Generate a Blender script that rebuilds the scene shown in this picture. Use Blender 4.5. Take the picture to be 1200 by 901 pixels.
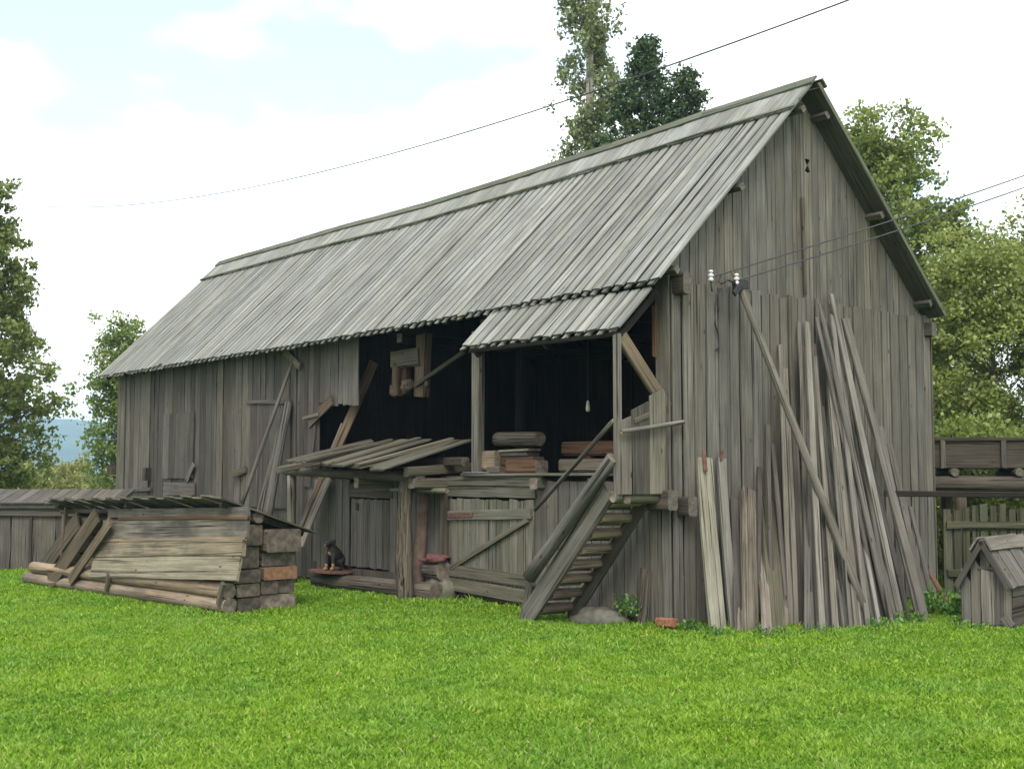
import bpy, math, random
import numpy as np
from mathutils import Vector, Matrix, noise

S = bpy.context.scene
for o in list(bpy.data.objects):
    bpy.data.objects.remove(o)
C = S.collection
R = random.Random(7)
rng = np.random.default_rng(11)
PI = math.pi

# ------------------------------------------------------------------ camera
F, PHI, PITCH = 1442.17, 0.6767, 0.0752
CAM = Vector((9.531, -9.9205, 1.65))
_d = Vector((-math.cos(PHI), math.sin(PHI), 0)); RT = Vector((math.sin(PHI), math.cos(PHI), 0))
FW = (_d * math.cos(PITCH) + Vector((0, 0, 1)) * math.sin(PITCH)).normalized()
UP = (Vector((0, 0, 1)) * math.cos(PITCH) - _d * math.sin(PITCH)).normalized()
cd = bpy.data.cameras.new('camera'); cam = bpy.data.objects.new('camera', cd); C.objects.link(cam)
cd.sensor_width = 36; cd.lens = F / 1200 * 36; cd.clip_start = 0.1; cd.clip_end = 9000
cam.matrix_world = Matrix(((RT.x, UP.x, -FW.x, CAM.x), (RT.y, UP.y, -FW.y, CAM.y), (RT.z, UP.z, -FW.z, CAM.z), (0, 0, 0, 1)))
S.camera = cam

# ------------------------------------------------------------------ sky, sun, exposure
SUN_EL, SUN_AZ = math.radians(50), math.radians(132)      # azimuth clockwise from +Y
SUN_DIR = Vector((math.sin(SUN_AZ) * math.cos(SUN_EL), math.cos(SUN_AZ) * math.cos(SUN_EL), math.sin(SUN_EL)))
w = bpy.data.worlds.new('World'); S.world = w; w.use_nodes = True
nt = w.node_tree; N = nt.nodes; L = nt.links
for n in list(N): N.remove(n)
def nn(t, N=N, **k):
    x = N.new(t)
    for a, b in k.items(): setattr(x, a, b)
    return x
out = nn('ShaderNodeOutputWorld'); bg = nn('ShaderNodeBackground'); bg.inputs[1].default_value = 0.1
sky = nn('ShaderNodeTexSky', sky_type='NISHITA'); sky.sun_disc = False; sky.sun_elevation = SUN_EL; sky.sun_rotation = SUN_AZ
sky.air_density = 1.2; sky.dust_density = 2.0
tc = nn('ShaderNodeTexCoord'); mp = nn('ShaderNodeMapping'); mp.inputs['Location'].default_value = (0.90, 2.40, 2.15); mp.inputs['Scale'].default_value = (1.0, 1.0, 2.2)
nz = nn('ShaderNodeTexNoise'); nz.inputs['Scale'].default_value = 1.9; nz.inputs['Detail'].default_value = 5; nz.inputs['Roughness'].default_value = .5
rp = nn('ShaderNodeValToRGB'); rp.color_ramp.elements[0].position = .39; rp.color_ramp.elements[0].color = (.19, .19, .19, 1)
rp.color_ramp.elements[1].position = .50; rp.color_ramp.elements[1].color = (1, 1, 1, 1)
mx = nn('ShaderNodeMix', data_type='RGBA'); mx.inputs[7].default_value = (7.6, 7.5, 7.25, 1)
L.new(tc.outputs['Generated'], mp.inputs[0]); L.new(mp.outputs[0], nz.inputs['Vector']); L.new(nz.outputs[0], rp.inputs[0])
L.new(rp.outputs[0], mx.inputs[0]); L.new(sky.outputs[0], mx.inputs[6]); L.new(mx.outputs[2], bg.inputs[0]); L.new(bg.outputs[0], out.inputs[0])
sl = bpy.data.lights.new('sun', 'SUN'); sl.energy = 1.1; sl.angle = math.radians(22); sl.color = (1, .95, .87)
so = bpy.data.objects.new('sun', sl); C.objects.link(so); so.rotation_euler = (-SUN_DIR).to_track_quat('-Z', 'Y').to_euler(); so.location = (0, -20, 30)
S.view_settings.view_transform = 'Standard'; S.view_settings.look = 'None'; S.view_settings.gamma = 1
S.view_settings.use_curve_mapping = False; S.view_settings.exposure = 1.6

# ------------------------------------------------------------------ points seen along a ray, met with a real plane
def ray(px, py): return FW + RT * ((px - 600) / F) - UP * ((py - 450.5) / F)
def on(px, py, p, n):
    d = ray(px, py); n = Vector(n); return CAM + d * ((Vector(p) - CAM).dot(n) / d.dot(n))
def oY(px, py, Y=0): return on(px, py, (0, Y, 0), (0, 1, 0))
def oX(px, py, X=0): return on(px, py, (X, 0, 0), (1, 0, 0))
def oZ(px, py, Z=0): return on(px, py, (0, 0, Z), (0, 0, 1))
def oD(px, py, D): return CAM + ray(px, py) * D

# ------------------------------------------------------------------ materials
MAT = {}
def newmat(name):
    m = bpy.data.materials.new(name); m.use_nodes = True; t = m.node_tree
    for n in list(t.nodes): t.nodes.remove(n)
    o = t.nodes.new('ShaderNodeOutputMaterial'); b = t.nodes.new('ShaderNodeBsdfPrincipled'); t.links.new(b.outputs[0], o.inputs[0])
    MAT[name] = m
    return m, t, b
def wood(name, a, b, dark, rough=.85, tone=.35, knots=True, stain=None, stain_amt=.35, bump=.5, streak=.5, hue=1.0, crack_t=.60, kv=.70):
    """weathered timber: grain runs along the piece's own Z, every piece gets its own tone and offset"""
    tint = (1.035, 1.0, .955) if name not in ('roof_wood', 'inside_wood') else (1.01, 1, .985)
    a, b = [tuple(x * kv * q for x, q in zip(c, tint)) for c in (a, b)]; dark = tuple(x * kv * .9 * q for x, q in zip(dark, tint)); stain = tuple(x * kv for x in stain) if stain else None
    m, t, bs = newmat(name); N, L = t.nodes, t.links
    tc = N.new('ShaderNodeTexCoord'); oi = N.new('ShaderNodeObjectInfo')
    cm = N.new('ShaderNodeCombineXYZ')
    for i, k in enumerate((31.7, 57.3, 83.1)):
        q = N.new('ShaderNodeMath'); q.operation = 'MULTIPLY'; q.inputs[1].default_value = k; L.new(oi.outputs['Random'], q.inputs[0]); L.new(q.outputs[0], cm.inputs[i])
    ad = N.new('ShaderNodeVectorMath'); ad.operation = 'ADD'; L.new(tc.outputs['Object'], ad.inputs[0]); L.new(cm.outputs[0], ad.inputs[1])
    def tex(sc, det=4, ro=.6, dist=0):
        mp = N.new('ShaderNodeMapping'); mp.inputs['Scale'].default_value = sc; L.new(ad.outputs[0], mp.inputs[0])
        nz = N.new('ShaderNodeTexNoise'); nz.inputs['Scale'].default_value = 1; nz.inputs['Detail'].default_value = det; nz.inputs['Roughness'].default_value = ro; nz.inputs['Distortion'].default_value = dist
        L.new(mp.outputs[0], nz.inputs['Vector']); return nz.outputs[0]
    def ramp(src, p0, p1, c0=(0, 0, 0, 1), c1=(1, 1, 1, 1)):
        r = N.new('ShaderNodeValToRGB'); r.color_ramp.elements[0].position = p0; r.color_ramp.elements[1].position = p1
        r.color_ramp.elements[0].color = c0; r.color_ramp.elements[1].color = c1; L.new(src, r.inputs[0]); return r.outputs[0]
    def mix(f, c0, c1, mode='MIX'):
        x = N.new('ShaderNodeMix'); x.data_type = 'RGBA'; x.blend_type = mode
        for s, v in ((x.inputs[0], f), (x.inputs[6], c0), (x.inputs[7], c1)):
            if hasattr(v, 'is_linked'): L.new(v, s)
            elif isinstance(v, (int, float)): s.default_value = v
            else: s.default_value = (*v, 1)
        return x.outputs[2]
    grain = tex((55, 55, 1.1), 3, .65, .6); fine = tex((160, 160, 4), 2, .6); patch = tex((9, 9, .9), 4, .6); crack = tex((38, 38, .55), 2, .5, .3); blot = tex((3.5, 3.5, 1.7), 3, .55)
    col = mix(ramp(patch, .32, .68), a, b)
    col = mix(ramp(grain, .38, .66), col, dark, 'MIX') if False else mix(streak, col, mix(ramp(grain, .36, .62), dark, (1, 1, 1)), 'MULTIPLY')
    col = mix(ramp(crack, crack_t, crack_t + .06), col, tuple(x * .28 for x in dark))
    col = mix(.35, col, ramp(fine, .3, .7, (.55, .55, .55, 1), (1.25, 1.25, 1.25, 1)), 'MULTIPLY')
    col = mix(.55, col, ramp(blot, .3, .7, (.62, .60, .58, 1), (1.2, 1.2, 1.2, 1)), 'MULTIPLY')
    if knots:
        mp = N.new('ShaderNodeMapping'); mp.inputs['Scale'].default_value = (7, 7, 2.3); L.new(ad.outputs[0], mp.inputs[0])
        vo = N.new('ShaderNodeTexVoronoi'); vo.inputs['Scale'].default_value = 1; L.new(mp.outputs[0], vo.inputs['Vector'])
        col = mix(ramp(vo.outputs[0], .05, .095, (1, 1, 1, 1), (0, 0, 0, 1)), col, tuple(x * .35 for x in dark))
    if stain:
        st = tex((2.6, 2.6, 1.0), 4, .65)
        r = ramp(st, .46, .66); q = N.new('ShaderNodeMath'); q.operation = 'MULTIPLY'; q.inputs[1].default_value = stain_amt; L.new(r, q.inputs[0])
        col = mix(q.outputs[0], col, stain)
    tn = N.new('ShaderNodeMapRange'); tn.inputs['To Min'].default_value = 1 - tone; tn.inputs['To Max'].default_value = 1 + tone * .75; L.new(oi.outputs['Random'], tn.inputs[0])
    cc = N.new('ShaderNodeCombineColor')
    q = N.new('ShaderNodeMath'); q.operation = 'FRACT'; q2 = N.new('ShaderNodeMath'); q2.operation = 'MULTIPLY'; q2.inputs[1].default_value = 17.31
    L.new(oi.outputs['Random'], q2.inputs[0]); L.new(q2.outputs[0], q.inputs[0])
    w1 = N.new('ShaderNodeMapRange'); w1.inputs['To Min'].default_value = 1 + .035 * hue; w1.inputs['To Max'].default_value = 1 - .03 * hue; L.new(q.outputs[0], w1.inputs[0])
    w2 = N.new('ShaderNodeMapRange'); w2.inputs['To Min'].default_value = 1 - .09 * hue; w2.inputs['To Max'].default_value = 1 + .05 * hue; L.new(q.outputs[0], w2.inputs[0])
    L.new(w1.outputs[0], cc.inputs[0]); cc.inputs[1].default_value = 1; L.new(w2.outputs[0], cc.inputs[2])
    col = mix(1.0, col, cc.outputs[0], 'MULTIPLY'); col = mix(1.0, col, tn.outputs[0], 'MULTIPLY')
    L.new(col, bs.inputs['Base Color']); bs.inputs['Roughness'].default_value = rough; bs.inputs['Specular IOR Level'].default_value = .25
    bm = N.new('ShaderNodeBump'); bm.inputs['Strength'].default_value = bump; bm.inputs['Distance'].default_value = .006
    mm = N.new('ShaderNodeMath'); mm.operation = 'ADD'; L.new(grain, mm.inputs[0]); L.new(fine, mm.inputs[1]); L.new(mm.outputs[0], bm.inputs['Height']); L.new(bm.outputs[0], bs.inputs['Normal'])
    return m
def plain(name, c, rough=.7, metal=0, var=.25, scale=14, c2=None, bump=.3, tone=0):
    m, t, bs = newmat(name); N, L = t.nodes, t.links
    tc = N.new('ShaderNodeTexCoord'); nz = N.new('ShaderNodeTexNoise'); nz.inputs['Scale'].default_value = scale; nz.inputs['Detail'].default_value = 6
    L.new(tc.outputs['Object'], nz.inputs['Vector'])
    r = N.new('ShaderNodeValToRGB'); r.color_ramp.elements[0].position = .35; r.color_ramp.elements[1].position = .65
    r.color_ramp.elements[0].color = (*[x * (1 - var) for x in c], 1); r.color_ramp.elements[1].color = (*(c2 or [x * (1 + var) for x in c]), 1)
    L.new(nz.outputs[0], r.inputs[0])
    oi = N.new('ShaderNodeObjectInfo'); tn = N.new('ShaderNodeMapRange'); tn.inputs['To Min'].default_value = 1 - tone; tn.inputs['To Max'].default_value = 1 + tone; L.new(oi.outputs['Random'], tn.inputs[0])
    mu = N.new('ShaderNodeMix'); mu.data_type = 'RGBA'; mu.blend_type = 'MULTIPLY'; mu.inputs[0].default_value = 1; L.new(r.outputs[0], mu.inputs[6]); L.new(tn.outputs[0], mu.inputs[7])
    L.new(mu.outputs[2], bs.inputs['Base Color']); bs.inputs['Roughness'].default_value = rough; bs.inputs['Metallic'].default_value = metal
    bm = N.new('ShaderNodeBump'); bm.inputs['Strength'].default_value = bump; bm.inputs['Distance'].default_value = .01; L.new(nz.outputs[0], bm.inputs['Height']); L.new(bm.outputs[0], bs.inputs['Normal'])
    return m
def leafmat(name, c1, c2, c3, trans=.35):
    m, t, bs = newmat(name); N, L = t.nodes, t.links; t.nodes.remove(bs)
    o = [n for n in N if n.type == 'OUTPUT_MATERIAL'][0]
    at = N.new('ShaderNodeAttribute'); at.attribute_name = 'tone'
    r = N.new('ShaderNodeValToRGB'); e = r.color_ramp.elements; e[0].color = (*c1, 1); e[1].color = (*c3, 1); x = e.new(.5); x.color = (*c2, 1)
    L.new(at.outputs['Fac'], r.inputs[0])
    d = N.new('ShaderNodeBsdfDiffuse'); tr = N.new('ShaderNodeBsdfTranslucent'); gl = N.new('ShaderNodeBsdfGlossy'); gl.inputs['Roughness'].default_value = .45
    gl.inputs['Color'].default_value = (1, 1, 1, 1)
    for n in (d, tr): L.new(r.outputs[0], n.inputs[0])
    m1 = N.new('ShaderNodeMixShader'); m1.inputs[0].default_value = trans; L.new(d.outputs[0], m1.inputs[1]); L.new(tr.outputs[0], m1.inputs[2])
    m2 = N.new('ShaderNodeMixShader'); m2.inputs[0].default_value = .025; L.new(m1.outputs[0], m2.inputs[1]); L.new(gl.outputs[0], m2.inputs[2]); L.new(m2.outputs[0], o.inputs[0])
    return m

wood('roof_wood', (.325, .335, .315), (.40, .41, .39), (.18, .18, .165), tone=.20, stain=(.15, .155, .125), stain_amt=.4, hue=.4, streak=.58, crack_t=.63, kv=.77)
wood('wall_wood', (.195, .187, .17), (.245, .237, .22), (.12, .105, .09), tone=.20, stain=(.12, .105, .09), stain_amt=.45, streak=.48, hue=.8, crack_t=.63)
wood('brown_wall_wood', (.128, .119, .108), (.18, .171, .158), (.075, .064, .055), tone=.42, hue=.8, stain=(.085, .064, .05), stain_amt=.45, streak=.45, crack_t=.64)
wood('door_wood', (.205, .198, .17), (.265, .258, .228), (.11, .10, .08), tone=.22, stain=(.11, .12, .06), stain_amt=.4)
wood('pole_wood', (.195, .187, .167), (.265, .257, .235), (.09, .082, .07), tone=.48, hue=.7)
wood('pale_wood', (.37, .355, .275), (.44, .425, .345), (.20, .18, .12), tone=.15)
wood('pink_wood', (.34, .30, .25), (.38, .34, .29), (.2, .16, .12), tone=.15)
wood('mossy_wood', (.19, .185, .15), (.25, .243, .205), (.09, .082, .06), tone=.3, stain=(.10, .115, .06), stain_amt=.5)
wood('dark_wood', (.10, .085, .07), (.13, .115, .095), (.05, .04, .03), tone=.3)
wood('inside_wood', (.028, .022, .018), (.04, .032, .026), (.015, .012, .01), tone=.3)  # near-black: shade of the unlit loft and lower roof put into the colour
wood('red_wood', (.18, .10, .06), (.23, .135, .085), (.10, .05, .03), tone=.35)
wood('fresh_wood', (.36, .27, .18), (.42, .33, .24), (.22, .15, .09), tone=.2)
wood('stack_wood', (.28, .22, .165), (.37, .315, .25), (.14, .10, .075), tone=.3, stain=(.13, .10, .085), stain_amt=.45)
wood('stack_plank', (.29, .25, .19), (.39, .35, .275), (.12, .095, .07), tone=.25, stain=(.06, .058, .055), stain_amt=.8)
wood('stack_dark', (.22, .20, .17), (.31, .285, .245), (.07, .06, .052), tone=.15, stain=(.05, .048, .045), stain_amt=.8)
wood('stack_pale', (.38, .355, .285), (.47, .45, .375), (.19, .165, .125), tone=.1, stain=(.20, .185, .16), stain_amt=.7)
wood('diagonal_plank', (.15, .12, .08), (.20, .165, .12), (.08, .06, .04), tone=.2)
wood('log_bark', (.17, .15, .125), (.27, .245, .205), (.05, .04, .035), tone=.2, bump=1.0, streak=.75)
wood('peeled_log', (.38, .29, .21), (.48, .40, .31), (.18, .12, .085), tone=.15, stain=(.13, .10, .08), stain_amt=.5)
wood('canopy_wood', (.155, .147, .118), (.205, .195, .165), (.09, .08, .06), tone=.3, stain=(.10, .11, .06), stain_amt=.4)
wood('brown_plank', (.145, .105, .08), (.20, .155, .122), (.07, .045, .03), tone=.2)
wood('dull_red', (.15, .075, .05), (.20, .11, .075), (.07, .035, .025), tone=.3)
wood('ridge_wood', (.16, .175, .135), (.22, .23, .185), (.09, .095, .065), tone=.15, stain=(.09, .12, .07), stain_amt=.5)
wood('fence_wood', (.10, .105, .07), (.14, .14, .10), (.05, .05, .03), tone=.25, stain=(.06, .08, .03), stain_amt=.5)
plain('end_grain', (.125, .10, .077), .9, 0, .45, 11, (.185, .15, .118), 1.0, tone=.4)
plain('end_orange', (.20, .105, .06), .9, 0, .3, 16, None, .8)
plain('end_dark', (.085, .075, .06), .9, 0, .35, 16, None, .8)
plain('stone', (.10, .095, .075), .9, 0, .35, 9, None, .8)
plain('mossy_stone', (.10, .10, .065), .9, 0, .4, 7, (.15, .145, .11), 1.0)
plain('brick_red', (.22, .09, .05), .9, 0, .3, 20)
plain('rust', (.12, .06, .045), .8, .3, .4, 16)
plain('iron', (.045, .045, .045), .6, .7, .3, 20)
plain('dark_metal', (.03, .03, .032), .5, .6, .3, 20)
plain('porcelain', (.50, .51, .49), .15, 0, .05, 5)
plain('rubber', (.02, .02, .022), .6, 0, .2, 20)
plain('wire', (.06, .06, .065), .5, .5, .2, 20)
plain('cloth_red', (.12, .045, .042), .9, 0, .3, 22)
plain('pipe_clay', (.13, .085, .065), .8, 0, .25, 10)
plain('steel_grey', (.16, .17, .19), .55, .2, .2, 10)
plain('lamp_shade', (.55, .50, .38), .5, 0, .1, 10)
plain('dog_fur', (.012, .011, .011), .75, 0, .5, 30)
plain('dog_tan', (.26, .14, .06), .8, 0, .3, 30)
plain('bark', (.12, .10, .085), .95, 0, .45, 5, None, 1)
plain('pale_bark', (.26, .24, .20), .95, 0, .4, 4, None, 1)
plain('hill_forest', (.035, .06, .03), 1, 0, .4, .03)
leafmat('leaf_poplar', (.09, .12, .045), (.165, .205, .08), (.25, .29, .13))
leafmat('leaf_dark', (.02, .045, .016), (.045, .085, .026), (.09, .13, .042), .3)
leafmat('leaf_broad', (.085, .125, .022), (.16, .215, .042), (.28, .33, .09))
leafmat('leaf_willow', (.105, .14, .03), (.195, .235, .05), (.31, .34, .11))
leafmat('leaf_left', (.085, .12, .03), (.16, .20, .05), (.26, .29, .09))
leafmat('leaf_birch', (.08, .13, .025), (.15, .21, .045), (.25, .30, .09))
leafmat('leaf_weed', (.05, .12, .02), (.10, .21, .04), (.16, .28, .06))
leafmat('leaf_meadow', (.12, .15, .04), (.20, .22, .06), (.28, .28, .10))

def groundmat():
    m, t, bs = newmat('lawn'); N, L = t.nodes, t.links
    g = N.new('ShaderNodeNewGeometry')
    def nz(s, d=5):
        x = N.new('ShaderNodeTexNoise'); x.inputs['Scale'].default_value = s; x.inputs['Detail'].default_value = d; L.new(g.outputs['Position'], x.inputs['Vector']); return x.outputs[0]
    def mixc(f, a, b):
        x = N.new('ShaderNodeMix'); x.data_type = 'RGBA'
        for s_, v in ((x.inputs[0], f), (x.inputs[6], a), (x.inputs[7], b)):
            if hasattr(v, 'is_linked'): L.new(v, s_)
            else: s_.default_value = (*v, 1)
        return x.outputs[2]
    def rmp(s, a, b):
        r = N.new('ShaderNodeMapRange'); r.inputs['From Min'].default_value = a; r.inputs['From Max'].default_value = b; L.new(s, r.inputs[0]); return r.outputs[0]
    near = mixc(rmp(nz(25), .35, .65), (.07, .14, .012), (.12, .22, .022))
    far = mixc(rmp(nz(.05), .4, .6), (.16, .19, .05), (.26, .24, .09))
    ln = N.new('ShaderNodeVectorMath'); ln.operation = 'LENGTH'; L.new(g.outputs['Position'], ln.inputs[0])
    col = mixc(rmp(ln.outputs['Value'], 24, 40), near, far)
    L.new(col, bs.inputs['Base Color']); bs.inputs['Roughness'].default_value = 1; bs.inputs['Specular IOR Level'].default_value = .1
groundmat()
def grassmat():
    m, t, bs = newmat('grass_blades'); N, L = t.nodes, t.links; N.remove(bs)
    o = [n for n in N if n.type == 'OUTPUT_MATERIAL'][0]
    g = N.new('ShaderNodeNewGeometry')
    at = N.new('ShaderNodeAttribute'); at.attribute_name = 'tone'
    r = N.new('ShaderNodeValToRGB'); e = r.color_ramp.elements
    e[0].color = (.07, .16, .014, 1); e[1].color = (.40, .38, .18, 1); x = e.new(.5); x.color = (.195, .35, .038, 1); x = e.new(.9); x.color = (.34, .48, .11, 1)
    L.new(at.outputs['Fac'], r.inputs[0])
    nz = N.new('ShaderNodeTexNoise'); nz.inputs['Scale'].default_value = .9; nz.inputs['Detail'].default_value = 4; L.new(g.outputs['Position'], nz.inputs['Vector'])
    rr = N.new('ShaderNodeValToRGB'); rr.color_ramp.elements[0].position = .36; rr.color_ramp.elements[1].position = .64
    rr.color_ramp.elements[0].color = (.88, .93, 1.0, 1); rr.color_ramp.elements[1].color = (1.10, 1.03, .88, 1); L.new(nz.outputs[0], rr.inputs[0])
    mu = N.new('ShaderNodeMix'); mu.data_type = 'RGBA'; mu.blend_type = 'MULTIPLY'; mu.inputs[0].default_value = 1; L.new(r.outputs[0], mu.inputs[6]); L.new(rr.outputs[0], mu.inputs[7])
    d = N.new('ShaderNodeBsdfDiffuse'); tr = N.new('ShaderNodeBsdfTranslucent')
    for n in (d, tr): L.new(mu.outputs[2], n.inputs[0])
    m1 = N.new('ShaderNodeMixShader'); m1.inputs[0].default_value = .4; L.new(d.outputs[0], m1.inputs[1]); L.new(tr.outputs[0], m1.inputs[2]); L.new(m1.outputs[0], o.inputs[0])
grassmat()

# ------------------------------------------------------------------ object helpers
WM = {}
def link(name, me, mat, Mw, parent=None):
    o = bpy.data.objects.new(name, me); C.objects.link(o)
    if me is not None:
        for m_ in (mat if isinstance(mat, (list, tuple)) else [mat]):
            if len(me.materials) < (len(mat) if isinstance(mat, (list, tuple)) else 1): me.materials.append(MAT[m_])
    if parent is not None:
        o.parent = parent; o.matrix_basis = WM[parent].inverted() @ Mw
    else: o.matrix_basis = Mw
    WM[o] = Mw.copy(); return o
def tag(o, label, cat, group=None, kind=None):
    if label: o['label'] = label
    if cat: o['category'] = cat
    if group: o['group'] = group
    if kind: o['kind'] = kind
    return o
def thing(name, label, cat, loc, group=None):
    o = bpy.data.objects.new(name, None); C.objects.link(o); o.empty_display_size = .2
    M = Matrix.Translation(Vector(loc)); o.matrix_basis = M; WM[o] = M.copy(); return tag(o, label, cat, group)
def mesh(v, f, name='mesh', smooth=False, mi=None):
    me = bpy.data.meshes.new(name); me.from_pydata([tuple(x) for x in v], [], f)
    if smooth: me.polygons.foreach_set('use_smooth', [True] * len(me.polygons))
    if mi: me.polygons.foreach_set('material_index', mi)
    me.update(); return me
def frame(p0, p1, n):
    z = (Vector(p1) - Vector(p0)).normalized(); n = Vector(n); y = (n - z * n.dot(z))
    if y.length < 1e-5: y = z.orthogonal()
    y.normalize(); x = y.cross(z)
    return Matrix(((x.x, y.x, z.x, p0[0]), (x.y, y.y, z.y, p0[1]), (x.z, y.z, z.z, p0[2]), (0, 0, 0, 1)))
def board_mesh(l, w, t, seg=5, jit=.06, bow=.0, top=0., bot=0., ends=.012, cham=.14, warp=0., w1=None):
    """plank: length on +Z, width on X, thickness on Y; uneven edges, chamfered arrises, cut ends at slope top/bot (dz/dx)"""
    c = min(w, t) * cham; V = []; Fc = []; w1 = w1 or w
    e0 = R.uniform(-ends, ends); e1 = R.uniform(-ends, ends); bx = R.uniform(-bow, bow); by = R.uniform(-bow, bow) * .6; tw = R.uniform(-warp, warp)
    for i in range(seg + 1):
        u = i / seg; ww = w + (w1 - w) * u; h = ww / 2
        jl = R.uniform(-jit, jit) * .5 * w; jr = R.uniform(-jit, jit) * .5 * w
        ox = bx * 4 * u * (1 - u); oy = by * 4 * u * (1 - u); a = tw * u
        for (sx, sy) in ((-h + c + jl, -t / 2), (h - c + jr, -t / 2), (h + jr, -t / 2 + c), (h + jr, t / 2 - c), (h - c + jr, t / 2), (-h + c + jl, t / 2), (-h + jl, t / 2 - c), (-h + jl, -t / 2 + c)):
            x = sx * math.cos(a) - sy * math.sin(a) + ox; y = sx * math.sin(a) + sy * math.cos(a) + oy
            z = u * l + (1 - u) * (bot * sx + e0 * sx / w * 2) + u * (top * sx + e1 * sx / w * 2)
            V.append((x, y, z))
    for i in range(seg):
        for k in range(8):
            a, b = i * 8 + k, i * 8 + (k + 1) % 8; Fc.append((a, b, b + 8, a + 8))
    Fc.append(tuple(range(7, -1, -1))); Fc.append(tuple(range(seg * 8, seg * 8 + 8)))
    return V, Fc
def board(name, p0, p1, w, t, n, mat, parent=None, endmat=None, **k):
    l = (Vector(p1) - Vector(p0)).length; V, Fc = board_mesh(l, w, t, **k)
    mi = [0] * (len(Fc) - 2) + [1, 1] if endmat else None
    me = mesh(V, Fc, name, mi=mi); return link(name, me, [mat, endmat] if endmat else mat, frame(p0, p1, n), parent)
def log_mesh(l, r0, r1, seg=7, sides=12, jit=.07, bow=.0, squash=1.0):
    V, Fc = [], []; sd = R.uniform(0, 99); bx, by = R.uniform(-bow, bow), R.uniform(-bow, bow)
    for i in range(seg + 1):
        u = i / seg; r = r0 + (r1 - r0) * u; ox = bx * math.sin(u * PI) + R.uniform(-1, 1) * bow * .12; oy = by * math.sin(u * PI)
        for k in range(sides):
            a = 2 * PI * k / sides; q = 1 + jit * 2 * noise.noise((math.cos(a) * 1.2 + sd, math.sin(a) * 1.2, u * l * 1.6 + sd))
            V.append((ox + math.cos(a) * r * q, oy + math.sin(a) * r * q * squash, u * l + (R.uniform(-.006, .006) if i in (0, seg) else 0)))
    for i in range(seg):
        for k in range(sides): a, b = i * sides + k, i * sides + (k + 1) % sides; Fc.append((a, b, b + sides, a + sides))
    n = len(Fc); Fc.append(tuple(range(sides - 1, -1, -1))); Fc.append(tuple(range(seg * sides, seg * sides + sides)))
    return V, Fc, [0] * n + [1, 1]
def log(name, p0, p1, r0, r1, mat, parent=None, endmat='end_grain', n=(0, 0, 1), **k):
    l = (Vector(p1) - Vector(p0)).length; V, Fc, mi = log_mesh(l, r0, r1, **k); me = mesh(V, Fc, name, True, mi)
    me.polygons[-1].use_smooth = False; me.polygons[-2].use_smooth = False
    return link(name, me, [mat, endmat], frame(p0, p1, n if abs(Vector(p1)[2] - Vector(p0)[2]) < .95 * l else (0, 1, 0)), parent)
def tube(name, pts, r, mat, parent=None, sides=6):
    V, Fc = [], []; o = Vector(pts[0])
    for i, p in enumerate(pts):
        a = Vector(pts[max(i - 1, 0)]); b = Vector(pts[min(i + 1, len(pts) - 1)]); t = (b - a).normalized(); x = t.orthogonal().normalized() if abs(t.z) > .95 else t.cross(Vector((0, 0, 1))).normalized(); y = t.cross(x)
        rr = r[i] if isinstance(r, (list, tuple)) else r
        for k in range(sides): q = 2 * PI * k / sides; V.append(Vector(p) - o + x * math.cos(q) * rr + y * math.sin(q) * rr)
    for i in range(len(pts) - 1):
        for k in range(sides): a, b = i * sides + k, i * sides + (k + 1) % sides; Fc.append((a, b, b + sides, a + sides))
    Fc.append(tuple(range(sides - 1, -1, -1))); Fc.append(tuple(range((len(pts) - 1) * sides, len(pts) * sides)))
    return link(name, mesh(V, Fc, name, True), mat, Matrix.Translation(o), parent)
def lathe(name, prof, loc, mat, parent=None, sides=14, M=None):
    V, Fc = [], []
    for (r, z) in prof:
        for k in range(sides): a = 2 * PI * k / sides; V.append((math.cos(a) * r, math.sin(a) * r, z))
    for i in range(len(prof) - 1):
        for k in range(sides): a, b = i * sides + k, i * sides + (k + 1) % sides; Fc.append((a, b, b + sides, a + sides))
    Fc.append(tuple(range(sides - 1, -1, -1))); Fc.append(tuple(range((len(prof) - 1) * sides, len(prof) * sides)))
    return link(name, mesh(V, Fc, name, True), mat, M or Matrix.Translation(Vector(loc)), parent)
def rock(name, loc, sx, sy, sz, mat, seed=1, rotz=0, parent=None, rough=.25):
    V, Fc = [], []; nu, nv = 18, 11
    for j in range(nv + 1):
        th = PI * j / nv
        for i in range(nu):
            ph = 2 * PI * i / nu; d = Vector((math.sin(th) * math.cos(ph), math.sin(th) * math.sin(ph), math.cos(th)))
            q = 1 + rough * noise.noise(d * 1.3 + Vector((seed, 0, 0))) + rough * .4 * noise.noise(d * 4 + Vector((seed, 5, 0)))
            V.append((d.x * sx * q, d.y * sy * q, d.z * sz * q))
    for j in range(nv):
        for i in range(nu): a, b = j * nu + i, j * nu + (i + 1) % nu; Fc.append((a, a + nu, b + nu, b))
    return link(name, mesh(V, Fc, name, True), mat, Matrix.Translation(Vector(loc)) @ Matrix.Rotation(rotz, 4, 'Z'), parent)

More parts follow.
